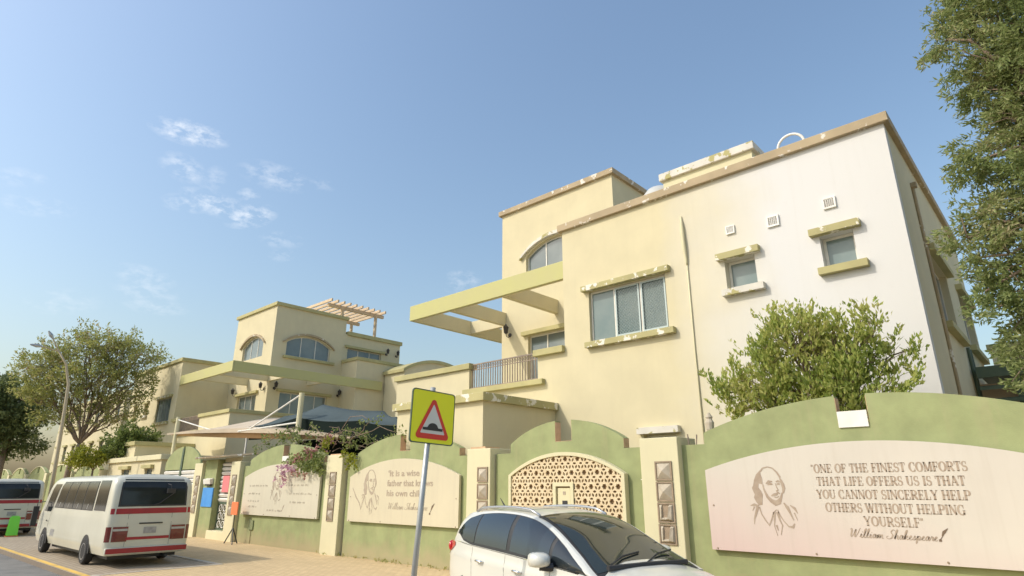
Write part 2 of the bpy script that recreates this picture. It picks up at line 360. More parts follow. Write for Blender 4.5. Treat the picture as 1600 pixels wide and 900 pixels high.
# ------------------------------------------------------------------ villas
def window(par, fr, hole, n, trim, glass, frame, depth=.16, hood=True, sill=True, bar=.07, hoodm='olive', sillm='olive', over=.22, wire=False, archd=None, th=.2, proud=.2, split=None):
    """framed window set back in its opening; hood and sill stand proud of the wall as olive slabs"""
    u0, u1, v0, v1 = hole
    w_ = MB()
    if archd: out = arch(u0 + .004, u1 - .004, v0 + .004, archd[0], archd[1] - .004); inn = arch(u0 + bar, u1 - bar, v0 + bar, archd[0], archd[1] - bar)
    else: out = rect(u0 + .004, u1 - .004, v0 + .004, v1 - .004); inn = rect(u0 + bar, u1 - bar, v0 + bar, v1 - bar)
    w_.plate(out, [inn], fr, depth, depth + .06)
    for i in range(1, n):
        c = u0 + (u1 - u0) * i / n if not split else split[i - 1]
        top = v1 - bar * .6
        if archd:
            h = (u1 - u0) / 2; rise = archd[1] - archd[0]; R = (h * h + rise * rise) / (2 * rise)
            top = archd[1] - R + sqrt(R * R - (c - (u0 + u1) / 2) ** 2) - bar * .6
        w_.plate(rect(c - bar * .45, c + bar * .45, v0 + bar * .5, top), [], fr, depth + .004, depth + .055)
    wo_ = w_.build('window', M[frame], par, bevel=.006)
    g = MB()
    if archd: g.plate(arch(u0 + bar * .5, u1 - bar * .5, v0 + bar * .5, archd[0], archd[1] - bar * .5), [], fr, depth + .03, depth + .04)
    else: g.plate(rect(u0 + bar * .5, u1 - bar * .5, v0 + bar * .5, v1 - bar * .5), [], fr, depth + .03, depth + .04)
    g.build('pane', M[glass], wo_)
    if wire:   # diagonal security mesh in front of the sliding panes
        for a, b in wire:
            q = MB(); st = .115; v_a, v_b = v0 + bar, v1 - bar; H = v_b - v_a
            for s_ in (1, -1):
                x = a - H
                while x < b:
                    pa, pb = x, x + H; ta, tb = v_a, v_b
                    if s_ < 0: ta, tb = v_b, v_a
                    p0, p1 = [pa, ta], [pb, tb]
                    if p0[0] < a: t = (a - p0[0]) / H; p0 = [a, ta + (tb - ta) * t]
                    if p1[0] > b: t = (b - pa) / H; p1 = [b, ta + (tb - ta) * t]
                    if p1[0] - p0[0] > .02: q.tube([fr(p0[0], p0[1], depth - .012), fr(p1[0], p1[1], depth - .012)], .006, 4)
                    x += st
            q.plate(rect(a, b, v_a, v_b), [rect(a + .05, b - .05, v_a + .05, v_b - .05)], fr, depth - .03, depth - .002)
            q.build('mesh_screen', M['mesh_wire'], wo_)
    if hood:
        h_ = MB()
        if archd:
            o1 = arch(u0 - over, u1 + over, archd[0] - .5, archd[0] - .02, archd[1] + .24)[2:]; i1 = arch(u0 - over + .03, u1 + over - .03, archd[0] - .5, archd[0] - .10, archd[1] + .06)[2:]
            h_.plate(o1 + i1[::-1], [], fr, -.16, .05)
        else: h_.plate(rect(u0 - over, u1 + over, v1 + .01, v1 + .01 + th), [], fr, -proud, .05)
        h_.build('window_hood', M[hoodm], wo_, bevel=.012)
    if sill:
        s_ = MB().plate(rect(u0 - over * .6, u1 + over * 1.1, v0 - .01 - th, v0 - .01), [], fr, -proud, .05)
        s_.build('window_sill', M[sillm], wo_, bevel=.012)
    return wo_
def lantern(par, p, out, fr=None):
    """wall lantern on a scrolled bracket; out is the wall's outward direction"""
    p, o_ = Vector(p), Vector(out)
    b = MB(); b.tube([p, p + o_ * .03], .10, 10)
    b.tube([p, p + o_ * .12 + Vector((0, 0, -.14)), p + o_ * .26 + Vector((0, 0, -.10)), p + o_ * .30 + Vector((0, 0, .02))], .022, 6)
    c = p + o_ * .30
    b.lathe([(.05, .02), (.10, .06), (.13, .30), (.15, .33), (.06, .44), (.02, .50)], c, n=6)
    return b.build('wall_lantern', M['black_iron'], par)
def railing(par, x0, x1, y, z0, z1, m='iron'):
    r = MB(); r.box(x0, x1, y - .03, y + .03, z1 - .05, z1); r.box(x0, x1, y - .02, y + .02, z0 + .05, z0 + .09); r.box(x0, x1, y - .015, y + .015, z1 - .26, z1 - .23)
    x = x0 + .06; i = 0
    while x < x1:
        r.tube([(x, y, z0), (x, y, z1 - .03)], .021, 6)
        r.tube([(x, y, z1 - .23), (x + .13, y, z1 - .05)], .010, 4); r.tube([(x + .13, y, z1 - .23), (x, y, z1 - .05)], .010, 4)
        x += .132
    return r.build('balcony_railing', M[m], par)
def villa(label, near):
    root = empty('villa', (XF[0](-13, 22, 0) if XF[0] else (-13, 22, 0)), label, 'villa')
    wall = 'cream_glare' if near else 'cream'
    # front block: street face and side face are slabs with real openings in front of the body
    big = (-11.97, -8.92, 7.10, 8.95); w1 = (-6.90, -5.98, 7.92, 8.86); w2 = (-4.16, -3.32, 7.95, 8.88); gw = (-10.1, -8.95, 2.5, 3.84)
    b = MB(); b.plate(rect(-13.1, -2.13, 0, 11.7), [rect(*big), rect(*w1), rect(*w2), rect(*gw)], FY(17.2), 0, .34)
    s1 = (20.6, 23.5, 6.75, 8.85); s2 = (25.9, 29.0, 6.95, 8.9)
    b.box(-13.1, -2.43, 17.54, 29.4, 0, 11.7)
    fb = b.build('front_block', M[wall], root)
    MB().plate(rect(17.54, 29.4, 0, 11.7), [rect(*s1), rect(*s2)], FX(-2.13), 0, .298).build('side_wall', M['cream'], root)
    MB().box(-13.24, -1.99, 17.06, 29.54, 11.62, 11.90).build('cornice', M['tan_trim' if near else 'olive'], fb, bevel=.02)
    window(root, FY(17.2), big, 3, None, 'screen_glass' if near else 'glass', 'white_alu' if near else 'grey_alu', .12, hoodm='olive_peel', sillm='olive_peel', wire=[(-10.93, -9.98), (-9.90, -8.99)] if near else False, split=[-10.97, -9.94])
    window(root, FY(17.2), w1, 1, None, 'screen_glass', 'white_alu', .272, bar=.08, hoodm='olive_peel', sillm='white_peel', over=.20)
    window(root, FY(17.2), w2, 1, None, 'screen_glass', 'white_alu', .272, bar=.08, hoodm='olive_peel', sillm='olive', over=.22)
    window(root, FY(17.2), gw, 2, None, 'glass', 'white_alu', .2, hoodm='white_peel', over=.14, sill=False)
    window(root, FX(-2.13), s1, 2, None, 'glass', 'white_alu', .2, over=.3)
    window(root, FX(-2.13), s2, 2, None, 'glass', 'white_alu', .2, over=.3)
    # tower set back behind the balcony
    t = MB(); ar = (-18.24, -14.76, 11.9, 13.0); door = (-18.15, -15.0, 6.1, 9.02); sa = (22.1, 25.9, 11.9, 13.0); sd = (22.0, 26.0, 6.1, 9.1)
    t.plate(rect(-19.85, -13.1, 0, 15.75), [arch(ar[0], ar[1], ar[2], 12.98, 13.62), rect(*door)], FY(21), 0, .3)
    t.plate(rect(21.3, 27.2, 0, 15.75), [arch(sa[0], sa[1], sa[2], 12.98, 13.62), rect(*sd)], FXn(-19.85), 0, .3)
    t.box(-19.55, -13.1, 21.3, 27.2, 0, 15.75)
    tw = t.build('tower', M['cream'], root)
    MB().box(-20.0, -12.95, 20.85, 27.35, 15.68, 15.95).build('cornice', M['tan_trim' if near else 'olive'], tw, bevel=.02)
    for fr, hl in ((FY(21), ar), (FXn(-19.85), sa)):
        window(root, fr, hl, 3, None, 'glass', 'white_alu', .15, archd=(12.98, 13.62), hoodm='white_peel' if near else 'tan_trim', sill=(fr(0, 0, 0)[1] == 0), over=.36)
    window(root, FY(21), door, 3, None, 'glass', 'white_alu', .15, sill=False, over=.3)
    window(root, FXn(-19.85), sd, 4, None, 'glass', 'white_alu', .15, sill=False, over=.3)
    # upper terrace room behind the tower
    k = MB(); tr = (27.5, 30.9, 11.9, 13.35)
    k.plate(rect(27.2, 32.9, 0, 14.5), [rect(*tr)], FXn(-19.85), 0, .3); k.box(-19.55, -11, 27.2, 32.9, 0, 14.5)
    kb = k.build('terrace_room', M['cream'], root)
    MB().box(-20.0, -10.9, 27.36, 33.04, 14.42, 14.75).build('cornice', M['tan_trim' if near else 'olive'], kb, bevel=.02)
    window(root, FXn(-19.85), tr, 3, None, 'glass', 'white_alu', .15, sill=False, over=.3)
    # lower wing with the balcony on its roof
    q = MB(); q.box(-22.95, -13.1, 17.2, 30.5, 0, 6.02)
    q.box(-22.95, -18.1, 17.2, 17.45, 6.02, 6.95); q.box(-14.4, -13.1, 17.2, 17.45, 6.02, 6.95); q.box(-22.95, -22.7, 17.45, 30.5, 6.02, 6.95)
    qb = q.build('lower_wing', M['cream'], root)
    c = MB(); c.box(-23.06, -18.0, 17.08, 17.56, 6.92, 7.16); c.build('parapet_cap', M['olive'], qb, bevel=.015)
    MB().box(-23.06, -22.6, 17.56, 30.6, 6.92, 7.16).build('parapet_cap', M['olive'], qb, bevel=.015)
    MB().box(-14.5, -13.1, 17.02, 17.56, 6.92, 7.16).build('parapet_cap', M['olive'], qb, bevel=.015)
    MB().box(-18.3, -14.05, 17.0, 17.5, 5.86, 6.06).build('balcony_ledge', M['olive'], qb, bevel=.015)
    railing(root, -18.08, -14.42, 17.3, 6.06, 7.12)
    # pergola of deep concrete beams round the corner of the tower
    f = MB(); f.box(-22.3, -13.1, 17.205, 17.30, 9.74, 10.46); fa = f.build('pergola_fascia', M['fascia'], root, bevel=.015)
    MB().box(-22.2, -13.1, 17.302, 17.42, 9.745, 10.45).build('pergola_beam', M['cream'], root); MB().box(-22.198, -22.08, 17.42, 29.5, 9.745, 10.45).build('pergola_beam', M['cream'], root)
    f = MB(); f.box(-22.3, -22.2, 17.302, 29.5, 9.74, 10.46); f.build('pergola_fascia', M['fascia'], root, bevel=.015)
    for x in (-19.8, -16.55):
        MB().box(x, x + .24, 17.42, 21.0, 9.78, 10.42).build('pergola_beam', M['cream'], root, bevel=.012)
    for y in (21.02, 24.1, 27.2):
        MB().box(-22.08, -19.85, y, y + .24, 9.78, 10.42).build('pergola_beam', M['cream'], root, bevel=.012)
    # ground floor annexe
    a = MB(); a.box(-17.95, -13.6, 13.55, 17.2, 0, 4.9); ab = a.build('annexe', M['cream'], root)
    MB().box(-18.1, -13.45, 13.40, 17.19, 4.86, 5.12).build('cornice', M['olive_peel' if near else 'olive'], ab, bevel=.015)
    lantern(root, (-19.3, 21, 9.25), (0, -1, 0))
    lantern(root, (-14.6, 21, 9.25), (0, -1, 0))
    for y in (21.5, 26.9): lantern(root, (-19.85, y, 9.3), (-1, 0, 0))
    for y in (31.4, 32.5): lantern(root, (-19.85, y, 13.4), (-1, 0, 0))
    return root
v1 = villa('cream villa with painted glare on right half, mesh screened window and two small square windows', True)
# details only the near villa shows
for (cx, cz, hw) in ((-6.59, 9.80, .135), (-5.31, 9.70, .17), (-3.76, 9.78, .165)):
    vv = MB(); vv.plate(rect(cx - hw, cx + hw, cz - hw, cz + hw), [rect(cx - hw * .74, cx + hw * .74, cz - hw * .74, cz + hw * .74)], FY(17.2), -.06, -.001)
    n_ = 7
    for i in range(n_):
        z = cz - hw * .74 + (i + .5) * hw * 1.48 / n_
        vv.hull6([(cx - hw * .74, 17.15, z - .012), (cx + hw * .74, 17.15, z - .012), (cx + hw * .74, 17.19, z + .012), (cx - hw * .74, 17.19, z + .012)] +
                 [(cx - hw * .74, 17.15, z - .002), (cx + hw * .74, 17.15, z - .002), (cx + hw * .74, 17.19, z + .022), (cx - hw * .74, 17.19, z + .022)])
    for i in range(1, 5):
        x = cx - hw * .74 + i * hw * 1.48 / 5; vv.box(x - .006, x + .006, 17.145, 17.165, cz - hw * .74, cz + hw * .74)
    vo_ = vv.build('wall_vent', M['white_paint'], v1); MB().box(cx - hw * .7, cx + hw * .7, 17.19, 17.198, cz - hw * .7, cz + hw * .7).build('vent_back', M['iron'], vo_)
pp = MB(); pp.tube([(-8.16, 17.17, 10.75), (-8.14, 17.13, 10.4), (-8.12, 17.12, 9.6), (-8.10, 17.15, 9.15), (-8.10, 17.17, 9.0)], [.02, .055, .065, .04, .022], 8)
pp.tube([(-8.10, 17.17, 9.02), (-8.11, 17.17, 6.2), (-8.08, 17.17, 2.5)], .024, 8); pp.build('drain_pipe', M['cream_pillar'], v1, smooth=True)
pp = MB(); pp.tube([(-2.09, 19.9, 10.75), (-2.09, 20.0, 6.0), (-2.09, 19.9, 2.5)], .045, 8); pp.box(-2.13, -1.98, 19.82, 19.98, 10.7, 10.85); pp.box(-2.13, -2.0, 19.88, 20.05, 8.9, 9.02)
pp.build('drain_pipe', M['tan_trim'], v1)
pp = MB()
for y in (24.3, 24.75): pp.tube([(-2.07, y, 6.6), (-2.06, y + .05, 2.0)], .05, 8)
pp.build('drain_pipe', M['dark_green_metal'], v1)
rb = MB(); rb.box(-9.85, -6.4, 19.5, 22.5, 11.5, 13.6); rbo = rb.build('stair_hood', M['cream_pillar'], v1)
MB().box(-9.97, -6.28, 19.38, 22.6, 13.55, 13.85).build('cornice', M['white_peel'], rbo, bevel=.02)
XF[0] = lambda x, y, z: (-63.65 - x, y, z)
v2 = villa('cream villa with wooden roof pergola, standing left of the villa with the mesh screened window', False)
XF[0] = None
# the second villa: roof pergola, terrace parapet, vaulted stair block
pg = MB()
for y in (26.9, 30.3): pg.box(-44.4, -44.2, y, y + .2, 14.0, 16.7); pg.box(-48.2, -48.0, y, y + .2, 14.0, 16.7)
for x in (-44.42, -48.2): pg.box(x, x + .22, 25.6, 31.2, 16.7, 16.98)
for i in range(10):
    y = 25.4 + i * .6; pg.box(-49, -43.5, y, y + .13, 16.98, 17.2)
pg.build('roof_pergola', M['pergola_wood'], v2)
tp = MB(); tp.box(-43.8, -41.6, 27.1, 27.3, 6, 12.0); tp.box(-41.8, -41.6, 27.3, 33.5, 6, 12.0); tpo = tp.build('terrace_parapet', M['cream'], v2)
MB().box(-43.8, -41.5, 27.0, 27.4, 11.98, 12.24).build('parapet_cap', M['olive'], tpo, bevel=.01); MB().box(-41.9, -41.5, 27.4, 33.5, 11.98, 12.24).build('parapet_cap', M['olive'], tpo, bevel=.01)
sbk = MB(); sbk.plate(arch(29.8, 37.0, 0, 11.3, 12.2), [], FX(-38.9), 0, 2.6); sbo = sbk.build('vaulted_stair_block', M['cream'], v2)
o1 = arch(29.6, 37.2, 5, 11.3, 12.42)[2:]; i1 = arch(29.6, 37.2, 5, 11.05, 12.17)[2:]
MB().plate(o1 + i1[::-1], [], FX(-38.75), 0, 2.8).build('cornice', M['olive'], sbo)
# a third villa farther along, mostly behind the tree
def far_villa(x0, x1, y0, y1, H, label):
    r = empty('villa', ((x0 + x1) / 2, (y0 + y1) / 2, 0), label, 'villa'); b = MB(); hs = []
    n = int((x1 - x0) // 3.2)
    for i in range(n):
        c = x0 + (i + .5) * (x1 - x0) / n
        hs += [(c - .6, c + .6, 1.4 + 3.6 * j, 3.0 + 3.6 * j) for j in range(int(H // 3.7))]
    b.plate(rect(x0, x1, 0, H), [rect(*h) for h in hs], FY(y0), 0, .3); b.box(x0, x1, y0 + .3, y1, 0, H - .1)
    wl_ = b.build('wall', M['cream'], r)
    MB().box(x0 - .15, x1 + .15, y0 - .15, y1 + .15, H - .2, H + .12).build('cornice', M['olive'], wl_)
    for h in hs: window(r, FY(y0), h, 2, None, 'glass', 'grey_alu', .18)
    return r
far_villa(-92, -68, 18.5, 30, 11.2, 'pale two storey villa half hidden behind the feathery tree, with rows of small windows')
# ------------------------------------------------------------------ boundary wall with pillars and stepped arches
YW, YP = 12.92, 12.72
def wall_outline(x0, x1, c, notch=.27, st=.55, sh=3.18, lo=3.42, hi=3.97, nz_=3.42):
    """wall elevation: flat shoulders, a step up, a shallow arch rising to a notch in the middle"""
    L, R = x0 + st, x1 - st
    h = (R - L) / 2; cc = (L + R) / 2; rise = hi - lo; rad = (h * h + rise * rise) / (2 * rise)
    z = lambda x: hi - rad + sqrt(rad * rad - (x - cc) ** 2)
    pts = [(x0, -.1), (x1, -.1), (x1, sh), (R, sh)]
    n = 14
    for i in range(n + 1): x = R + (c + notch - R) * i / n; pts.append((x, z(x)))
    pts += [(c + notch, nz_), (c - notch, nz_)]
    for i in range(n + 1): x = c - notch + (L - c + notch) * i / n; pts.append((x, z(x)))
    pts += [(L, sh), (x0, sh)]
    return pts
def wall_bay(par, x0, x1, c, m='green', tops=True):
    pts = wall_outline(x0, x1, c)
    o = MB().plate(pts, [], FY(YW), 0, .24).build('wall_bay', M[m], par)
    if tops:   # unpainted edges of the steps and the notch
        e = MB(); st = .55
        for xa, xb, za, zb in ((c - .27, c - .262, 3.43, 3.93), (x1 - st, x1 - st + .008, 3.19, 3.41), (c + .262, c + .27, 3.43, 3.93)):
            e.box(xa, xb, YW + .004, YW + .236, za, zb)
        e.box(c - .26, c + .26, YW + .004, YW + .236, 3.423, 3.432); e.build('bare_edge', M['bare'], o)
    return o
def relief(par, x, z, s, kind, m):
    """square tile: brown sunk frame with a four sided pyramid, or the broken remains of one"""
    f = MB().plate(rect(x - s, x + s, z - s, z + s), [rect(x - s * .84, x + s * .84, z - s * .84, z + s * .84)], FY(YP), -.030, -.002)
    f.box(x - s, x + s, YP - .006, YP - .001, z - s, z + s)
    o = f.build('relief_tile', M['relief_edge'], par)
    q = s * .82; y = YP - .007
    if kind == 0:
        b = MB().add([(x - q, y, z - q), (x + q, y, z - q), (x + q, y, z + q), (x - q, y, z + q), (x, y - .10, z)], [(0, 1, 4), (1, 2, 4), (2, 3, 4), (3, 0, 4), (3, 2, 1, 0)])
    else:
        b = MB(); rr = random.Random(int(x * 10 + z * 100))
        b.hull6([(x - q, y, z - q), (x + q, y, z - q), (x + q, y, z - q * .45), (x - q, y, z - q * .62)] + [(x - q * .7, y - .05, z - q * .8), (x + q * .6, y - .07, z - q * .75), (x + q * .7, y - .04, z - q * .5), (x - q * .6, y - .05, z - q * .7)])
        b.hull6([(x + q * .12, y, z - q), (x + q, y, z - q), (x + q, y, z + q), (x + q * .42, y, z + q)] + [(x + q * .28, y - .09, z - q * .7), (x + q * .8, y - .06, z - q * .8), (x + q * .85, y - .05, z + q * .8), (x + q * .55, y - .08, z + q * .75)])
        b.hull6([(x - q, y, z - q), (x - q * .62, y, z - q), (x - q * .55, y, z + q), (x - q, y, z + q)] + [(x - q * .9, y - .03, z - q * .8), (x - q * .68, y - .05, z - q * .8), (x - q * .62, y - .04, z + q * .7), (x - q * .9, y - .03, z + q * .8)])
    b.build('relief_pyramid', M[m], o, norm=True)
def pillar(par, x0, x1, top, kinds, zs, s, capm='cream_pillar', dark=False, rx=None):
    b = MB().box(x0, x1, YP, YP + .9, -.1, top)
    o = b.build('wall_pillar', M['cream_pillar'], par, bevel=.018)
    c = rx if rx is not None else (x0 + x1) / 2
    for k, z in zip(kinds, zs): relief(o, c, z, s, k, 'relief' if not dark else 'relief')
    return o
wa = empty('boundary_wall', (-14, YW, 0), 'long sage green boundary wall with cream pillars and stepped arch tops behind the car', 'wall')
wall_bay(wa, -28.2, -21.0, -24.5); wall_bay(wa, -19.85, -13.4, -16.6); wall_bay(wa, -12.4, -7.6, -9.98); wall_bay(wa, -6.64, .5, -3.08); wall_bay(wa, 1.5, 8.6, 5.05)
pillar(wa, -29.1, -28.2, 3.38, (0, 0, 0, 0), (2.60, 2.16, 1.72, 1.28), .21, rx=-28.62)
pillar(wa, -21.0, -19.95, 3.40, (0, 0, 0, 0), (2.60, 2.16, 1.72, 1.32), .205)
pillar(wa, -13.4, -12.45, 3.34, (0, 0, 0, 1), (2.62, 2.17, 1.72, 1.27), .205, rx=-12.74)
pillar(wa, -7.6, -6.64, 3.36, (0, 0, 1, 1), (2.63, 2.19, 1.75, 1.31), .208, rx=-7.02)
pillar(wa, .5, 1.5, 3.36, (0, 0, 0, 0), (2.63, 2.19, 1.75, 1.31), .21)
for x0, x1 in ((-21.0, -19.95), (-13.4, -12.45)):
    MB().box(x0 + .05, x1 - .3, YP + .1, YP + .7, 3.401 if x0 < -20 else 3.341, 3.45 if x0 < -20 else 3.40).build('broken_cap', M['bare'], wa)
MB().box(-3.34, -2.83, YW - .03, YW - .002, 3.36, 3.66).build('cover_plate', M['white_paint'], wa)
MB().box(-24.76, -24.24, YW - .03, YW - .002, 3.30, 3.50).build('cover_plate', M['white_paint'], wa)
fi = MB(); fi.lathe([(.05, 0), (.08, .05), (.10, .2), (.06, .28), (.08, .32), (.02, .42)], (-5.98, YW + .12, 3.44), n=10); fi.build('finial', M['relief'], wa)
sp = MB(); sp.tube([(-7.72, YW - .02, 2.45), (-7.40 + .05, YW - .1, 2.45)], .012, 5); sp.build('wall_spike', M['white_paint'], wa)
sp = MB(); sp.tube([(-6.5, YW + .1, 3.15), (-6.52, YW + .1, 3.42)], .015, 5); sp.tube([(-6.33, YW + .1, 3.15), (-6.30, YW + .1, 3.40)], .015, 5); sp.build('wall_spike', M['iron'], wa)

# ------------------------------------------------------------------ lettering drawn as strokes
def stroke(mb, pts, wds, fr, d0, d1):
    """ribbon of changing width along a polyline, as a thin solid"""
    n = len(pts)
    if isinstance(wds, (int, float)): wds = [wds] * n
    L, R = [], []
    for i in range(n):
        a = Vector(pts[max(i - 1, 0)]); b = Vector(pts[min(i + 1, n - 1)]); d = b - a
        if d.length < 1e-9: d = Vector((1, 0))
        d.normalize(); nn = Vector((-d.y, d.x)); p = Vector(pts[i])
        L.append(p + nn * wds[i] / 2); R.append(p - nn * wds[i] / 2)
    vs = [fr(q.x, q.y, d0) for q in L] + [fr(q.x, q.y, d0) for q in R] + [fr(q.x, q.y, d1) for q in L] + [fr(q.x, q.y, d1) for q in R]
    fs = []
    for i in range(n - 1):
        fs += [(i, i + 1, n + i + 1, n + i), (2 * n + i, 3 * n + i, 3 * n + i + 1, 2 * n + i + 1), (i, 2 * n + i, 2 * n + i + 1, i + 1), (n + i, n + i + 1, 3 * n + i + 1, 3 * n + i)]
    fs += [(0, n, 3 * n, 2 * n), (n - 1, 3 * n - 1, 4 * n - 1, 2 * n - 1)]
    mb.add(vs, fs)
T_, t_, s_ = .205, .085, .065
def arc(cx, cy, rx, ry, a0, a1, n=14): return [(cx + rx * cos(radians(a0 + (a1 - a0) * i / n)), cy + ry * sin(radians(a0 + (a1 - a0) * i / n))) for i in range(n + 1)]
def arcw(a0, a1, n=14, T=T_, t=t_): return [t + (T - t) * abs(cos(radians(a0 + (a1 - a0) * i / n))) for i in range(n + 1)]
def stem(x): return [([(x, 0), (x, 1)], T_)]
def serif(*q): return [([(x - l, y), (x + l, y)], s_) for x, y, l in q]
def bowl(cx, cy, rx, ry, a0, a1): return [(arc(cx, cy, rx, ry, a0, a1), arcw(a0, a1))]
G = {
 'A': (.92, [([(.14, .02), (.44, .98)], t_), ([(.42, 1), (.76, .02)], T_), ([(.25, .33), (.64, .33)], t_)] + serif((.14, .03, .13), (.76, .03, .15))),
 'C': (.84, bowl(.46, .5, .36, .49, 50, 310) + [([(.72, .62), (.72, .98)], s_), ([(.72, .02), (.72, .3)], s_)]),
 'E': (.80, stem(.2) + [([(.06, .97), (.68, .97)], t_), ([(.06, .03), (.70, .03)], t_), ([(.2, .5), (.52, .5)], t_), ([(.66, .74), (.66, 1)], s_), ([(.69, 0), (.69, .28)], s_), ([(.52, .38), (.52, .62)], s_)]),
 'F': (.74, stem(.2) + [([(.06, .97), (.66, .97)], t_), ([(.2, .5), (.52, .5)], t_), ([(.64, .72), (.64, 1)], s_), ([(.52, .38), (.52, .62)], s_)] + serif((.2, .03, .17))),
 'G': (.90, bowl(.46, .5, .36, .49, 50, 320) + [([(.73, .02), (.73, .44)], T_ * .8), ([(.72, .64), (.72, .98)], s_)] + serif((.73, .43, .15))),
 'H': (.98, stem(.2) + stem(.76) + [([(.2, .5), (.76, .5)], t_)] + serif((.2, .03, .17), (.2, .97, .17), (.76, .03, .17), (.76, .97, .17))),
 'I': (.44, stem(.22) + serif((.22, .03, .17), (.22, .97, .17))),
 'L': (.76, stem(.2) + [([(.06, .03), (.68, .03)], t_), ([(.66, 0), (.66, .32)], s_)] + serif((.2, .97, .17))),
 'M': (1.12, [([(.18, 0), (.18, 1)], t_), ([(.18, 1), (.54, .05)], T_), ([(.54, .05), (.90, 1)], t_), ([(.92, 0), (.92, 1)], T_)] + serif((.18, .03, .14), (.92, .03, .17), (.14, .97, .13), (.95, .97, .13))),
 'N': (.96, [([(.17, 0), (.17, 1)], t_), ([(.17, 1), (.78, .02)], T_), ([(.78, 0), (.78, 1)], t_)] + serif((.17, .03, .14), (.13, .97, .12), (.78, .97, .14))),
 'O': (.92, bowl(.46, .5, .36, .49, 0, 360)),
 'P': (.80, stem(.2) + [([(.2, .97), (.44, .97)], t_), ([(.2, .47), (.44, .47)], t_)] + bowl(.44, .72, .26, .25, -90, 90) + serif((.2, .03, .17), (.14, .97, .1))),
 'R': (.90, stem(.2) + [([(.2, .97), (.44, .97)], t_), ([(.2, .48), (.44, .48)], t_), ([(.42, .48), (.76, .03)], T_)] + bowl(.44, .725, .25, .245, -90, 90) + serif((.2, .03, .17), (.14, .97, .1), (.80, .03, .1))),
 'S': (.70, [(arc(.36, .73, .23, .25, 40, 250, 10) + arc(.34, .27, .25, .25, 75, -150, 12)[1:], [.08, .07, .08, .10, .13, .15, .15, .15, .16, .17, .18, .18, .17, .16, .15, .14, .13, .12, .10, .09, .08, .07, .08]), ([(.56, .70), (.56, .98)], s_), ([(.10, .02), (.10, .30)], s_)]),
 'T': (.82, stem(.41) + [([(.06, .97), (.76, .97)], t_), ([(.07, .70), (.07, 1)], s_), ([(.75, .70), (.75, 1)], s_)] + serif((.41, .03, .17))),
 'U': (.94, [([(.2, 1), (.2, .3)], T_), ([(.74, 1), (.74, .3)], t_), (arc(.47, .3, .27, .28, 180, 360), arcw(180, 360, T=.15))] + serif((.2, .97, .17), (.74, .97, .14))),
 'V': (.9, [([(.12, 1), (.46, 0)], T_), ([(.46, 0), (.78, 1)], t_)] + serif((.14, .97, .15), (.78, .97, .13))),
 'W': (1.24, [([(.12, 1), (.38, 0)], T_), ([(.38, 0), (.64, 1)], t_), ([(.60, 1), (.86, 0)], T_), ([(.86, 0), (1.10, 1)], t_)] + serif((.14, .97, .15), (.62, .97, .13), (1.10, .97, .12))),
 'Y': (.88, [([(.10, 1), (.44, .46)], T_), ([(.44, .46), (.76, 1)], t_), ([(.44, 0), (.44, .5)], T_)] + serif((.13, .97, .15), (.75, .97, .13), (.44, .03, .17))),
 '"': (.42, [([(.12, .98), (.10, .72)], .09), ([(.28, .98), (.26, .72)], .09)]),
 ' ': (.40, [])}
def caps(mb, text, cx, z, h, width, fr, d0, d1):
    tot = sum(G[c][0] for c in text); k = width / tot; x = cx - width / 2
    for c in text:
        for pts, wd in G[c][1]:
            wv = [q * h for q in wd] if isinstance(wd, list) else wd * h
            stroke(mb, [(x + p[0] * k, z + p[1] * h) for p in pts], wv, fr, d0, d1)
        x += G[c][0] * k
def text_mesh(text, cx, z, h, width, y, shear=0, off=0.0, align='CENTER'):
    """built-in font turned into a thin mesh, fitted to a height and a width"""
    cu = bpy.data.curves.new('lettering', 'FONT'); cu.body = text; cu.size = 1; cu.extrude = .01; cu.shear = shear; cu.offset = off; cu.resolution_u = 3
    o = bpy.data.objects.new('lettering', cu); col.objects.link(o); dg = bpy.context.evaluated_depsgraph_get()
    me = bpy.data.meshes.new_from_object(o.evaluated_get(dg)); bpy.data.objects.remove(o); bpy.data.curves.remove(cu)
    xs = [v.co.x for v in me.vertices]; ys = [v.co.y for v in me.vertices]
    kx = width / (max(xs) - min(xs)); kz = h
    x0 = cx - width / 2 if align == 'CENTER' else cx
    mb = MB(); mb.add([(x0 + (v.co.x - min(xs)) * kx, y - v.co.z * .2, z + v.co.y * kz) for v in me.vertices], [tuple(p.vertices) for p in me.polygons])
    bpy.data.meshes.remove(me); return mb
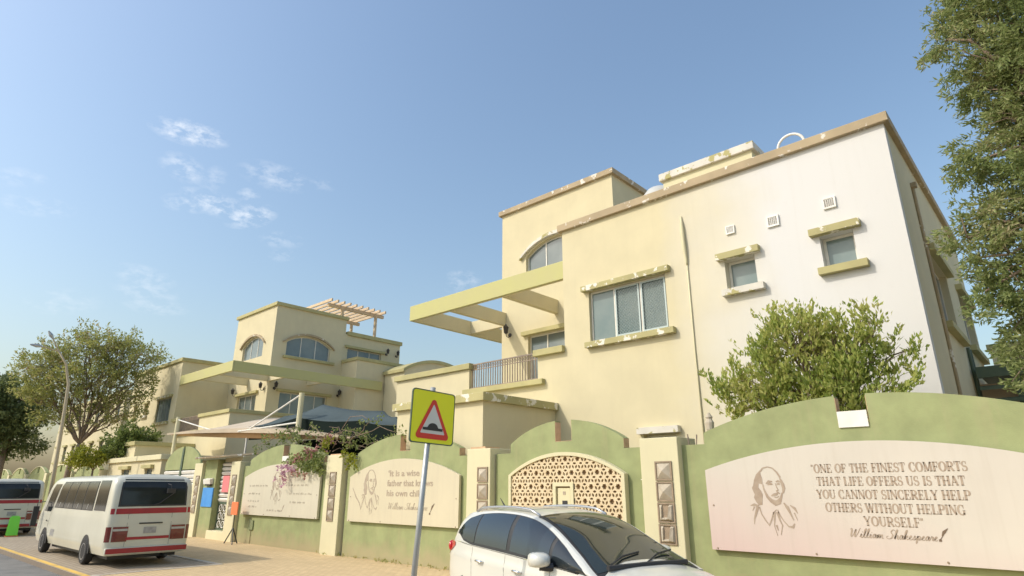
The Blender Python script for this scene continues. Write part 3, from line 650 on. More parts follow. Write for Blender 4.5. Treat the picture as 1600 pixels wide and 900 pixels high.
CUR = {  # joined handwriting: width, strokes
 'W': (1.15, [[(-.05, .85), (.08, .98), (.16, .8), (.16, .3), (.24, .02), (.45, .45), (.58, .9), (.56, .3), (.64, .02), (.85, .4), (1.0, .95), (1.08, 1.0)]]),
 'S': (.80, [[(.78, .85), (.62, 1.0), (.42, .88), (.40, .68), (.58, .48), (.60, .2), (.36, 0), (.08, .06), (.0, .22), (.16, .3)]]),
 'i': (.34, [[(0, .02), (.14, .42), (.14, .1), (.22, 0), (.34, .06)], [(.19, .60), (.22, .66)]]),
 'l': (.34, [[(0, .02), (.18, .5), (.27, .92), (.20, 1.0), (.13, .8), (.13, .15), (.22, 0), (.34, .06)]]),
 'a': (.48, [[(.36, .38), (.2, .44), (.06, .22), (.12, .02), (.26, .08), (.37, .42), (.34, .12), (.40, 0), (.48, .06)]]),
 'm': (.74, [[(0, .06), (.1, .42), (.11, 0), (.2, .32), (.31, .42), (.34, .3), (.33, 0), (.43, .32), (.54, .42), (.58, .3), (.57, .08), (.64, 0), (.74, .06)]]),
 'h': (.52, [[(0, .02), (.18, .55), (.25, .95), (.17, 1.0), (.11, .7), (.10, 0), (.2, .32), (.32, .42), (.36, .3), (.35, .08), (.42, 0), (.52, .06)]]),
 'k': (.50, [[(0, .02), (.18, .55), (.25, .95), (.17, 1.0), (.11, .7), (.10, 0), (.2, .3), (.33, .42), (.34, .3), (.18, .22), (.32, .06), (.42, 0), (.50, .06)]]),
 'e': (.38, [[(0, .06), (.14, .18), (.27, .34), (.2, .44), (.09, .3), (.1, .08), (.22, 0), (.38, .08)]]),
 's': (.38, [[(0, .04), (.14, .3), (.2, .45), (.24, .25), (.26, .06), (.14, 0), (.08, .04)], [(.24, .02), (.38, .06)]]),
 'p': (.50, [[(0, .06), (.13, .44), (.07, -.4)], [(.12, .26), (.26, .43), (.38, .28), (.3, .03), (.15, .03)], [(.32, .02), (.50, .06)]]),
 'r': (.38, [[(0, .06), (.12, .46), (.16, .38), (.28, .38), (.25, .12), (.30, 0), (.38, .06)]]),
 ' ': (.30, [])}
def cursive(text, x0, z, h, width, wd):
    mb = MB(); k = width / sum(CUR[c][0] for c in text); x = x0; fr = FY(12.799)
    for c in text:
        for st in CUR[c][1]:
            pts = [(x + p[0] * k + p[1] * h * .32, z + p[1] * h) for p in st]; fine = []
            for i in range(len(pts) - 1):   # round the corners
                a = pts[max(i - 1, 0)]; b, c2 = pts[i], pts[i + 1]; d = pts[min(i + 2, len(pts) - 1)]
                for j in range(4):
                    t = j / 4; q = [0.5 * (2 * b[n] + (c2[n] - a[n]) * t + (2 * a[n] - 5 * b[n] + 4 * c2[n] - d[n]) * t * t + (3 * b[n] - a[n] - 3 * c2[n] + d[n]) * t ** 3) for n in (0, 1)]; fine.append(tuple(q))
            fine.append(pts[-1])
            ws = [wd * (.55 + .9 * max(0, -(fine[min(i + 1, len(fine) - 1)][1] - fine[i][1]) / (h * .1 + 1e-6))) for i in range(len(fine))]
            stroke(mb, fine, [min(w_, wd * 1.5) for w_ in ws], fr, -.003, -.001)
        x += CUR[c][0] * k
    return mb
def portrait(par, cx, cz, h, m, face=1, nm='portrait', light=1.0):
    """line drawing of a long haired, bearded man in a wide collar (grid: 400 wide, 620 tall)"""
    k = h / 620; mb = MB()
    fr = lambda u, v, d: (cx + (u - 360) * k, 12.799 + d, cz + (450 - v) * k)
    S_ = lambda pts, wd: stroke(mb, pts, [q * light for q in wd] if isinstance(wd, list) else wd * light, fr, -.004, -.001)
    def P_(pts): mb.plate(pts, [], fr, -.0035, -.001)
    S_([(300, 175), (330, 140), (380, 128), (430, 142), (470, 185), (497, 235)], [14, 12, 9, 11, 14, 16])                     # crown
    P_([(300, 160), (255, 200), (225, 260), (212, 310), (195, 335), (205, 370), (218, 400), (205, 430), (222, 470), (245, 505), (285, 500), (292, 440), (300, 400), (285, 360), (262, 330), (270, 290), (312, 300), (312, 240), (302, 200)])
    P_([(488, 225), (512, 260), (530, 300), (535, 340), (518, 380), (498, 395), (503, 345), (497, 300), (488, 262)])
    S_([(312, 300), (318, 350), (345, 420), (380, 460), (420, 482), (455, 470), (480, 430), (498, 380)], [10, 12, 22, 30, 44, 40, 18, 9])   # jaw and beard
    S_([(345, 295), (375, 270), (412, 274)], [8, 18, 9]); S_([(360, 302), (385, 292), (412, 300)], [10, 22, 8])                 # brow, eye
    S_([(448, 276), (470, 268), (495, 282)], [9, 16, 7]); S_([(452, 300), (472, 294), (488, 300)], [8, 18, 7])
    S_([(440, 290), (450, 330), (462, 355), (440, 368)], [6, 8, 10, 12])                                                        # nose
    S_([(385, 412), (415, 402), (440, 396), (458, 380), (475, 392)], [7, 22, 20, 14, 7]); S_([(415, 425), (440, 428), (462, 415)], 8)
    S_([(250, 520), (265, 590), (298, 650), (330, 695), (360, 640), (385, 575), (420, 545)], [10, 9, 11, 16, 10, 8, 7])          # collar left
    S_([(430, 545), (450, 600), (478, 650), (520, 700), (560, 705), (580, 670)], [8, 9, 8, 10, 22, 9])                          # collar right
    S_([(500, 478), (530, 520), (550, 570), (575, 640)], [9, 26, 16, 8]); S_([(560, 500), (600, 530), (622, 575)], [8, 20, 5]); S_([(590, 570), (612, 640)], [10, 4])
    S_([(160, 510), (200, 500), (245, 512)], [6, 22, 12]); S_([(235, 520), (210, 580), (185, 640), (178, 690)], [24, 20, 12, 4]); S_([(200, 520), (175, 560)], [12, 4])
    S_([(395, 570), (388, 640), (380, 700), (400, 790)], [22, 12, 6, 4]); S_([(425, 565), (440, 640), (460, 690), (435, 780)], [24, 12, 9, 5]); S_([(400, 690), (412, 740)], [16, 8])
    for (a, b, c_, d_) in ((265, 220, 240, 300), (285, 230, 262, 310), (250, 360, 235, 440), (270, 380, 260, 470)): pass
    return mb.build(nm, m, par, norm=True)
def quill(par, x, z, h, m):
    mb = MB(); fr = FY(12.799)
    stroke(mb, [(x, z), (x + h * .25, z + h * .35), (x + h * .7, z + h)], [h * .05, h * .07, h * .04], fr, -.004, -.001)
    stroke(mb, [(x + h * .2, z + h * .38), (x + h * .42, z + h * .72), (x + h * .8, z + h * 1.08)], [h * .05, h * .26, h * .05], fr, -.005, -.002)
    stroke(mb, [(x - h * .12, z - h * .05), (x + h * .12, z - h * .05)], h * .22, fr, -.004, -.001)
    return mb.build('quill_mark', m, par)
def board(x0, x1, z0, zs, zt, label, c, pink=None):
    r = empty('sign_board', ((x0 + x1) / 2, 12.8, z0), label, 'sign board', 'arched quote boards on the wall')
    m = bpy.data.materials.new('quote_board'); m.use_nodes = True
    n, l = m.node_tree.nodes, m.node_tree.links; p = n['Principled BSDF']; p.inputs['Roughness'].default_value = .6
    t = n.new('ShaderNodeTexCoord'); vec = t.outputs['Object']
    base = _mixc(n, l, _range(n, l, _noise(n, l, vec, .8, 5), .3, .7), tone(tuple(q * .93 for q in c)), tone(c))
    if pink:   # colour turns pinker towards the lower left edge
        s = n.new('ShaderNodeSeparateXYZ'); l.new(vec, s.inputs[0])
        a = n.new('ShaderNodeMath'); a.operation = 'MULTIPLY_ADD'; l.new(s.outputs[0], a.inputs[0]); a.inputs[1].default_value = .28; l.new(s.outputs[2], a.inputs[2])
        b_ = n.new('ShaderNodeMath'); b_.operation = 'MULTIPLY_ADD'; l.new(_noise(n, l, vec, 1.3, 4), b_.inputs[0]); b_.inputs[1].default_value = .8; l.new(a.outputs[0], b_.inputs[2])
        base = _mixc(n, l, _range(n, l, b_.outputs[0], -.35, 1.35, 1, 0), base, tone(pink))
    mp = n.new('ShaderNodeMapping'); mp.inputs['Scale'].default_value = (5, 5, .3); l.new(vec, mp.inputs[0])
    base = _mixc(n, l, _range(n, l, _noise(n, l, mp.outputs[0], 1.4, 5), .5, .8, 0, .22), base, (.42, .36, .28))
    l.new(base, p.inputs['Base Color'])
    MB().plate(arch(x0, x1, z0, zs, zt, 28), [], FY(12.8), 0, .09).build('board', m, r, bevel=.006)
    for fx, fz in ((.02, .02), (.98, .02), (.34, .03), (.68, .03), (.02, .55), (.98, .55)):
        MB().lathe([(.02, 0), (.016, .012)], (x0 + (x1 - x0) * fx, 12.8, z0 + (zs - z0) * fz), (0, -1, 0), 8).build('fixing_bolt', M['relief_edge'], r)
    return r
bd = board(-6.08, -.10, 1.065, 2.63, 3.10, 'biggest cream pink board, with five lines of capital letters beside a bearded man drawing', (.455, .42, .36), (.45, .345, .31))
tx = MB()
for s0, z, wd in (('"ONE OF THE FINEST COMFORTS', 2.545, 2.46), ('THAT LIFE OFFERS US IS THAT', 2.315, 2.32), ('YOU CANNOT SINCERELY HELP', 2.085, 2.38), ('OTHERS WITHOUT HELPING', 1.855, 2.14), ('YOURSELF"', 1.635, .92)):
    caps(tx, s0, -2.70, z, .155, wd, FY(12.799), -.003, -.001)
tx.build('lettering', M['brown_ink'], bd)
cursive('William Shakespeare', -3.44, 1.435, .15, 1.34, .018).build('signature', M['brown_ink'], bd)
quill(bd, -2.06, 1.455, .17, M['ink_dark'])
portrait(bd, -4.79, 2.05, 1.2, M['brown_ink'], light=1.25)
bd = board(-19.5, -13.80, 1.15, 2.62, 3.17, 'cream board behind the road sign pole, quoting a wise father in three lower case lines', (.465, .42, .30))
for s0, z, wd, x in (("\u2018It is a wise", 2.62, 1.62, -17.27), ('father that knows', 2.31, 2.32, -17.30), ('his own child', 2.00, 1.85, -17.30)):
    text_mesh(s0, x, z, .27, wd, 12.7965, 0, .022, 'LEFT').build('lettering', M['brown_faint'], bd)
cursive('William Shakespeare', -17.2, 1.60, .20, 2.0, .016).build('signature', M['brown_faint'], bd)
quill(bd, -15.08, 1.52, .26, M['ink_dark']); portrait(bd, -18.28, 2.14, 1.36, M['brown_faint'])
f_ = MB(); stroke(f_, [(-19.28, 2.25), (-19.05, 1.95), (-18.82, 1.75), (-18.70, 1.55)], [.02, .05, .04, .03], FY(12.799), -.004, -.001); f_.build('quill_mark', M['brown_faint'], bd)
bd = board(-27.75, -21.5, 1.15, 2.68, 3.18, 'cream board under the bougainvillea with faint script lines either side of a sketched face', (.47, .435, .335))
portrait(bd, -24.85, 2.25, 1.2, M['brown_faint'])
sc_ = MB(); rr = random.Random(4)
for x0, z, ln in ((-27.2, 2.32, 1.5), (-27.2, 2.0, 1.0), (-27.2, 1.7, 1.1), (-27.1, 1.48, .7), (-23.6, 2.34, 1.3), (-23.7, 2.02, 1.7), (-23.6, 1.7, 1.1), (-25.4, 1.36, 1.2)):
    x = x0
    while x < x0 + ln:
        wl_ = rr.uniform(.12, .34); pts = []
        n_ = int(wl_ / .022)
        for i in range(n_): pts.append((x + i * .022, z + (.045 if i % 2 else -.035) * rr.uniform(.4, 1.2)))
        if len(pts) > 2: stroke(sc_, pts, .010, FY(12.799), -.003, -.001)
        x += wl_ + .07
sc_.build('faded_script', M['script_ink'], bd)
quill(bd, -24.15, 1.38, .2, M['brown_ink'])

# ------------------------------------------------------------------ pierced stone screen
ls = empty('lattice_screen', (-9.92, 12.8, .9), 'arched sandstone lattice screen on the green wall behind the white car', 'screen')
x0, x1, z0, zs, zt = -11.77, -8.07, .95, 2.59, 3.14
MB().plate(arch(x0, x1, z0, zs, zt, 24), [arch(x0 + .09, x1 - .09, z0 + .09, zs - .03, zt - .09, 24)], FY(12.74), 0, .17).build('frame', M['cream_pillar'], ls, bevel=.008)
MB().plate(arch(x0 + .05, x1 - .05, z0 + .04, zs - .02, zt - .05, 24), [], FY(12.86), 0, .04).build('back_board', M['lattice_back'], ls)
hw_ = (x1 - x0) / 2 - .06; cxa = (x0 + x1) / 2; rise = zt - zs; Ra = (((x1 - x0) / 2) ** 2 + rise ** 2) / (2 * rise)
topz = lambda x: zt - .06 - Ra + sqrt(max(0, Ra * Ra - (x - cxa) ** 2))
lt = MB(); a = .112; rr = random.Random(2)
def clampp(x, z):
    x = min(max(x, x0 + .06), x1 - .06); return x, min(max(z, z0 + .06), topz(x))
def cell(cx, cz, outer, inner):
    n = len(outer)
    O = [clampp(*q) for q in outer]; I = [clampp(*q) for q in inner]
    lt.add([(x, 12.775, z) for x, z in O] + [(x, 12.775, z) for x, z in I] + [(x, 12.835, z) for x, z in I], [(i, (i + 1) % n, n + (i + 1) % n, n + i) for i in range(n)] + [(n + i, n + (i + 1) % n, 2 * n + (i + 1) % n, 2 * n + i) for i in range(n)])
nx0, nx1, nz0, nz1 = -10.24, -9.58, 1.42, 2.40
row = 0; z = z0
while z < zt + a:
    x = x0 + (a * sqrt(3) / 2 if row % 2 else 0); k_ = 0
    while x < x1 + a:
        if not (nx0 - .02 < x < nx1 + .02 and nz0 < z < nz1 + .02) and z < topz(min(max(x, x0 + .06), x1 - .06)) + a * .6:
            # each hexagon carries six slanting petals (or one open rosette) round a centre
            big = (row + 2 * k_) % 4 == 0 and row % 2 == 0
            hexo = [(x + a * cos(radians(30 + 60 * i)), z + a * sin(radians(30 + 60 * i))) for i in range(6)]
            if big:
                o12 = []; i12 = []
                for i in range(12):
                    if i % 2 == 0: o12.append(hexo[i // 2])
                    else: p_, q_ = hexo[i // 2], hexo[(i // 2 + 1) % 6]; o12.append(((p_[0] + q_[0]) / 2, (p_[1] + q_[1]) / 2))
                    r_i = a * (.66 if i % 2 else .50); an = radians(30 + 30 * i); i12.append((x + r_i * cos(an), z + r_i * sin(an)))
                cell(x, z, o12, i12)
            else:
                for i in range(3):   # three rhombi per hexagon, each pierced with a slanting almond
                    r0, r1, r2 = hexo[2 * i], hexo[(2 * i + 1) % 6], hexo[(2 * i + 2) % 6]
                    qd = [(x, z), r0, r1, r2]; cx_ = sum(q[0] for q in qd) / 4; cz_ = sum(q[1] for q in qd) / 4
                    o8 = []; i8 = []
                    for j in range(4):
                        p_, q_ = qd[j], qd[(j + 1) % 4]; m_ = ((p_[0] + q_[0]) / 2, (p_[1] + q_[1]) / 2)
                        o8 += [p_, m_]
                        for (ux, uz), kk in ((p_, .54), (m_, .67)): i8.append((cx_ + (ux - cx_) * kk, cz_ + (uz - cz_) * kk))
                    cell(cx_, cz_, o8, i8)
        x += a * sqrt(3); k_ += 1
    z += a * 1.5; row += 1
lt.build('lattice', M['lattice'], ls, norm=True)
MB().plate(rect(nx0, nx1, nz0, nz1), [rect(nx0 + .1, nx1 - .1, nz0, nz1 - .1)], FY(12.75), 0, .1).build('niche_frame', M['cream_pillar'], ls, bevel=.006)
mbx = MB().box(nx0 + .14, nx1 - .13, 12.79, 12.855, nz0 + .02, nz1 - .14).build('meter_box', M['cream_pillar'], ls, bevel=.006)
MB().box(-9.95, -9.80, 12.775, 12.788, 1.80, 1.96).build('meter_window', M['black_plastic'], mbx)
MB().box(-9.93, -9.85, 12.783, 12.789, 2.10, 2.18).build('meter_label', M['brown_faint'], mbx)

# ------------------------------------------------------------------ entrance beside the wall
en = empty('entrance_wall', (-31.9, 12.85, 0), 'green entrance wall with a cream pillar and corrugated awning, left of the orange board', 'wall')
MB().box(-32.35, -30.95, 12.86, 14.2, -.1, 3.55).build('wall_pier', M['green'], en, bevel=.02)
pillar(en, -33.30, -32.35, 3.40, (0, 0, 0, 0), (2.60, 2.16, 1.72, 1.28), .21, rx=-32.72)
MB().box(-30.95, -29.1, 12.75, 14.4, -.1, .36).build('step', M['cream_pillar'], en, bevel=.02)
MB().box(-30.95, -29.1, 13.2, 13.6, 3.42, 3.62).build('lintel', M['cream'], en)
aw = MB(); n_ = 44; vs = []
for i in range(n_ + 1):
    x = -32.5 + 3.5 * i / n_; zz = 3.68 + (.035 if i % 2 else -.035); vs += [(x, 12.35, zz - .05), (x, 13.9, zz + .12)]
aw.add(vs, [(2 * i, 2 * i + 2, 2 * i + 3, 2 * i + 1) for i in range(n_)]); awo = aw.build('corrugated_awning', M['tan_trim'], en)
sm = awo.modifiers.new('solid', 'SOLIDIFY'); sm.thickness = .03
gt = empty('gate', (-30, 13.1, .36), 'narrow pedestrian gate of white slats over dark green scrollwork, red notice on it', 'gate')
g1 = MB()
for i in range(9): g1.hull6([(-30.9, 13.12, 1.62 + i * .2), (-29.15, 13.12, 1.62 + i * .2), (-29.15, 13.19, 1.68 + i * .2), (-30.9, 13.19, 1.68 + i * .2), (-30.9, 13.06, 1.72 + i * .2), (-29.15, 13.06, 1.72 + i * .2), (-29.15, 13.13, 1.78 + i * .2), (-30.9, 13.13, 1.78 + i * .2)])
g1.build('slat_panel', M['white_paint'], gt)
g2 = MB(); g2.plate(rect(-30.93, -29.12, .37, 3.4), [rect(-30.86, -29.2, .44, 1.52), rect(-30.86, -29.2, 1.6, 3.34)], FY(13.13), 0, .06); g2.build('gate_frame', M['dark_green_metal'], gt)
g3 = MB()
for i in range(4):
    for j in range(3):
        c = (-30.62 + i * .42, 13.15, .62 + j * .36)
        g3.tube([(c[0] + .15 * cos(t / 8 * 2 * pi), c[1], c[2] + .15 * sin(t / 8 * 2 * pi)) for t in range(9)], .022, 5)
        g3.tube([(c[0] - .2, c[1], c[2] - .17), (c[0] + .2, c[1], c[2] + .17)], .018, 4)
g3.build('scrollwork', M['white_paint'], gt)
M['blue'] = mat('blue_sign', (.045, .20, .50), .4, (.06, .24, .55), 4)
M['pink_red'] = mat('pinkish_red_notice', (.56, .16, .17), .5)
M['orange'] = mat('orange_notice', (.68, .17, .06), .5)
tag(MB().box(-32.15, -30.98, 12.81, 12.855, 1.37, 2.24).build('notice_board', M['blue'], None, bevel=.01), 'plain blue notice board on the green entrance wall', 'notice board')
ib = empty('intercom_box', (-31.5, 12.85, 2.4), 'small white hooded box on the green wall above the blue board', 'box')
MB().hull6([(-31.93, 12.70, 2.40), (-31.15, 12.70, 2.40), (-31.15, 12.855, 2.40), (-31.93, 12.855, 2.40), (-31.93, 12.66, 2.62), (-31.15, 12.66, 2.62), (-31.15, 12.855, 2.68), (-31.93, 12.855, 2.68)]).build('hood', M['white_paint'], ib, bevel=.01)
MB().box(-31.82, -31.26, 12.74, 12.855, 2.33, 2.399).build('base', M['black_plastic'], ib)
rs = MB().box(-30.45, -29.75, 12.99, 13.04, 2.04, 2.78).build('notice', M['pink_red'], None, bevel=.008); tag(rs, 'pinkish red notice hung on the slats of the pedestrian gate', 'notice')
of = empty('notice_stand', (-27.4, 12.4, 0), 'orange notice on a black splay legged stand at the foot of the pillar', 'notice stand')
MB().box(-27.78, -27.18, 12.38, 12.42, 1.14, 1.66).build('notice', M['orange'], of, bevel=.008)
for xs_, ys_ in ((-27.85, 12.3), (-26.85, 12.2), (-27.4, 12.66)):
    MB().tube([(-27.48, 12.44, .62), (xs_, ys_, 0.0)], .024, 6).build('leg', M['black_plastic'], of)
MB().tube([(-27.48, 12.44, .60), (-27.48, 12.44, 1.5)], .016, 8).build('post', M['black_plastic'], of)
uc = empty('utility_box', (-26.8, 12.9, .55), 'small grey green utility cover low on the wall under the script board', 'utility box')
MB().box(-27.0, -26.62, 12.87, 12.915, .55, .93).build('cover', mat('grey_green_cover', (.16, .18, .09), .8), uc, bevel=.008); MB().tube([(-26.8, 12.9, .55), (-26.8, 12.9, 0)], .012, 5).build('conduit', M['green'], uc)

# ------------------------------------------------------------------ vehicle gate and the wall that runs on behind the buses
vg = empty('gate', (-35.8, 12.95, 0), 'wide vehicle gate with an arched green top and white louvred slats behind the bus', 'gate')
for a_, b_ in ((-38.2, -35.92), (-35.70, -33.32)):
    lo = 3.15; c_ = -35.81; R_ = 2.4
    pts = [(a_, lo), (b_, lo)]
    for i in range(15):
        x = b_ + (a_ - b_) * i / 14; pts.append((x, lo + 1.2 * sqrt(max(0, 1 - ((x - c_) / 2.5) ** 2))))
    MB().plate(pts, [], FY(13.0), 0, .1).build('arched_panel', M['green'], vg)
MB().box(-35.92, -35.70, 12.95, 13.15, 0, 4.25).build('gate_post', M['dark_green_metal'], vg)
sl_ = MB()
for i in range(14):
    z = .2 + i * .21
    for a_, b_ in ((-38.15, -35.95), (-35.68, -33.35)): sl_.hull6([(a_, 13.0, z), (b_, 13.0, z), (b_, 13.07, z + .05), (a_, 13.07, z + .05), (a_, 12.96, z + .12), (b_, 12.96, z + .12), (b_, 13.03, z + .17), (a_, 13.03, z + .17)])
sl_.build('slat_panel', M['white_paint'], vg)
MB().box(-38.2, -33.3, 13.1, 13.14, .1, 3.15).build('back_sheet', M['dark_green_metal'], vg)
cb = empty('guard_room', (-43.9, 14, 0), 'low cream guard room with an olive cap behind the nearer bus', 'outbuilding')
gw_ = MB(); gw_.plate(rect(-48.6, -38.9, 0, 3.8), [rect(-41.4, -40.2, 2.3, 3.3), rect(-45.6, -44.2, 2.3, 3.3)], FY(13.0), 0, .25); gw_.box(-48.6, -38.9, 13.25, 16.5, 0, 3.8); gw_.build('wall', M['cream'], cb)
MB().box(-48.75, -38.7, 12.85, 16.6, 3.76, 4.05).build('roof_cap', M['cream_pillar'], cb, bevel=.02)
for h in ((-41.4, -40.2, 2.3, 3.3), (-45.6, -44.2, 2.3, 3.3)): window(cb, FY(13.0), h, 2, None, 'glass', 'grey_alu', .12, sill=False)
wb = empty('boundary_wall', (-70, YW, 0), 'far stretch of green arched boundary wall with thin cream pillars beyond the guard room', 'wall')
x = -48.7; 
while x > -120:
    wall_bay(wb, x - 7.6, x - .75, x - 4.2, 'green', False)
    o1 = arch(x - 7.05, x - 1.35, 2, 3.45, 4.0)[2:]; i1 = arch(x - 7.05, x - 1.35, 2, 3.36, 3.92)[2:]
    MB().plate(o1 + i1[::-1], [], FY(YW - .05), 0, .04).build('arch_trim', M['cream_pillar'], wb)
    MB().box(x - .75, x, YP, YP + .8, -.1, 3.36).build('wall_pillar', M['cream_pillar'], wb, bevel=.02)
    x -= 7.6
# ------------------------------------------------------------------ white car
def lerp(t, pts):
    for (a, b), (c, d) in zip(pts, pts[1:]):
        if t <= c:
            k = (t - a) / (c - a) if c > a else 0; k = max(0, min(1, k)); return b + (d - b) * k
    return pts[-1][1]
def smooth(t, pts):
    """Catmull-Rom through (t, value) points"""
    if t <= pts[0][0]: return pts[0][1]
    for i in range(len(pts) - 1):
        if t <= pts[i + 1][0]:
            x0, y0 = pts[i]; x1, y1 = pts[i + 1]; h = x1 - x0; k = (t - x0) / h
            m0 = ((y1 - pts[i - 1][1]) / (x1 - pts[i - 1][0])) if i else (y1 - y0) / h
            m1 = ((pts[i + 2][1] - y0) / (pts[i + 2][0] - x0)) if i + 2 < len(pts) else (y1 - y0) / h
            return (2 * k**3 - 3 * k * k + 1) * y0 + (k**3 - 2 * k * k + k) * h * m0 + (3 * k * k - 2 * k**3) * y1 + (k**3 - k * k) * h * m1
    return pts[-1][1]
def car():
    root = empty('car', CAR_POS, 'white people carrier with dark windows and roof rails parked in front of the lattice screen', 'car')
    # profile curves along u (0 rear bumper, 4.52 nose), real metres
    zbelt = [(0, .98), (.3, 1.10), (.9, 1.085), (2.0, 1.045), (3.0, .99), (3.5, .955), (3.9, .90), (4.3, .80), (4.52, .62)]
    wbelt = [(0, .70), (.15, .78), (.5, .85), (1.2, .885), (2.6, .885), (3.4, .86), (3.9, .82), (4.25, .70), (4.45, .52), (4.52, .40)]
    zroof = [(.12, 1.18), (.22, 1.36), (.36, 1.53), (.7, 1.575), (1.3, 1.61), (1.9, 1.605), (2.4, 1.545), (2.75, 1.44), (3.2, 1.24), (3.6, 1.06), (3.75, .99)]
    wroof = [(.12, .60), (.36, .60), (.8, .63), (1.6, .64), (2.2, .63), (2.8, .66), (3.3, .73), (3.6, .80), (3.75, .82)]
    zcen = [(3.6, 1.06), (3.75, 1.01), (4.0, .95), (4.3, .83), (4.47, .70), (4.52, .60)]
    def place(u, v, z): # car metres to plan, nose along CAR_YAW
        k = CAR_S; return (CAR_POS[0] + k * (u * cos(CAR_YAW) - v * sin(CAR_YAW)), CAR_POS[1] + k * (u * sin(CAR_YAW) + v * cos(CAR_YAW)), z * k + CAR_POS[2])
    def side(u, t):   # lower body side, t 0 sill to 1 belt
        zb = smooth(u, zbelt); wb = smooth(u, wbelt); z0 = .24 + (.10 if u < .3 else 0) + (.05 * max(0, u - 4.2))
        bul = sin(pi * min(1, t * 1.02)) * .045; wv = wb * (.965 + .035 * t) + bul * min(1, (wb - .3) / .5)
        crease = .012 * math.exp(-((t - .80) / .05) ** 2)
        return u, wv + crease, z0 + (zb - z0) * t
    def green(u, t):  # greenhouse side, t 0 belt to 1 roof edge
        zb = smooth(u, zbelt); wb = smooth(u, wbelt) - .03; zr = smooth(u, zroof) - .05; wr = smooth(u, wroof)
        k = t + .10 * sin(pi * t)
        return u, wb + (wr - wb) * t + .035 * sin(pi * t), zb + (zr - zb) * min(1, k)
    def roof(u, s):   # across the top, s -1..1
        zr = smooth(u, zroof); wr = smooth(u, wroof)
        return u, wr * s, zr - .05 * abs(s) ** 2.6
    def hood(u, s):
        zb = smooth(u, zbelt); wb = smooth(u, wbelt); zc = smooth(u, zcen)
        return u, wb * s, zb + (zc + .02 - zb) * (1 - abs(s) ** 2.4)
    def grid(mb, fn, us, ts, flip=False):
        vs = [place(*fn(u, t)) for u in us for t in ts]; n = len(ts)
        mb.add(vs, [(i * n + j, (i + 1) * n + j, (i + 1) * n + j + 1, i * n + j + 1) for i in range(len(us) - 1) for j in range(n - 1)])
    rng = lambda a, b, n: [a + (b - a) * i / n for i in range(n + 1)]
    mir = lambda fn: (lambda u, t: (lambda q: (q[0], -q[1], q[2]))(fn(u, t)))
    b = MB()
    for f in (lambda q: q, mir):
        grid(b, f(side), rng(0, 4.52, 60), rng(0, 1, 16)); grid(b, f(green), rng(.12, 3.75, 50), rng(0, 1, 10))
    grid(b, roof, rng(.12, 3.75, 60), rng(-1, 1, 24)); grid(b, hood, rng(3.45, 4.52, 24), rng(-1, 1, 24))
    # rear and nose faces
    tail = lambda t, s: (0.0 + .12 * t ** 2, (smooth(0, wbelt) * .97) * s * (1 - .1 * t), .34 + .66 * t)
    grid(b, lambda t, s: tail(t, s), rng(0, 1, 10), rng(-1, 1, 16))
    grid(b, lambda t, s: (.12 * 1 + .0 * t, .61 * s, 1.0 + .2 * t), [0, 1], rng(-1, 1, 8))
    grid(b, lambda t, s: (4.52 + .02 * (1 - s * s), .40 * s, .26 + .36 * t), rng(0, 1, 6), rng(-1, 1, 8))
    bo = b.build('body', M['car_paint'], root, smooth=True)
    wd = bo.modifiers.new('weld', 'WELD'); wd.merge_threshold = .004
    def off(fn, d):   # pushed out along the surface normal
        def g(u, t):
            e = 1e-3; p = Vector(fn(u, t)); n = (Vector(fn(u + e, t)) - p).cross(Vector(fn(u, t + e)) - p)
            if n.length < 1e-12: return tuple(p)
            n.normalize()
            if n.y * p.y < 0 and abs(n.z) < .75: n = -n
            if abs(n.z) >= .75 and n.z < 0: n = -n
            return tuple(p + n * d)
        return g
    def patch(name, m, fn, us, lo, hi, n, par, d=.005):
        mb = MB(); g = off(fn, d); k = n + 1
        for u in us:
            a, c = lo(u), hi(u)
            for j in range(k): mb.v.append(place(*g(u, a + (c - a) * j / n)))
        for i in range(len(us) - 1):
            for j in range(n): mb.f.append((i * k + j, (i + 1) * k + j, (i + 1) * k + j + 1, i * k + j + 1))
        return mb.build(name, M[m], par, smooth=True)
    g2 = lambda u, t: green(u, t); g2m = mir(green)
    wtop = lambda u: min(.90, max(.06, lerp(u, [(.40, .30), (.62, .72), (.9, .86), (1.4, .90), (2.3, .90), (2.75, .86), (3.1, .80), (3.5, .55), (3.62, .1)])))
    wlow = lambda u: lerp(u, [(.40, .27), (.62, .10), (.9, .06), (3.62, .06)])
    for fn in (g2, g2m):
        for a_, b_, nm in ((.42, .98, 'quarter_window'), (1.015, 1.90, 'door_window'), (1.99, 2.86, 'door_window'), (2.92, 3.55, 'corner_window')):
            patch(nm, 'dark_glass' if nm != 'door_window' else 'car_glass', fn, rng(a_, b_, 18), wlow, wtop, 8, root, .006)
        patch('window_surround', 'black_plastic', fn, rng(.36, 3.6, 60), lambda u: max(.01, wlow(u) - .05), lambda u: min(.95, wtop(u) + .03), 8, root, .002)
    ws = patch('windscreen', 'windscreen_glass', roof, rng(2.34, 3.68, 30), lambda u: -lerp(u, [(2.34, .86), (3.68, .93)]), lambda u: lerp(u, [(2.34, .86), (3.68, .93)]), 24, root, .006)
    patch('windscreen_surround', 'black_plastic', roof, rng(2.31, 3.74, 30), lambda u: -.955, lambda u: .955, 24, root, .002)
    patch('rear_window', 'dark_glass', roof, rng(.15, .33, 6), lambda u: -.9, lambda u: .9, 12, root, .006)
    patch('sunroof_panel', 'car_paint', roof, rng(.95, 1.9, 10), lambda u: -.6, lambda u: .6, 8, root, .004)
    # cowl with wipers
    cw = MB(); cw.tube([place(3.70, -.62, 1.035), place(3.72, 0, 1.045), place(3.70, .62, 1.035)], .03 * CAR_S, 8); cwo = cw.build('cowl', M['black_plastic'], root)
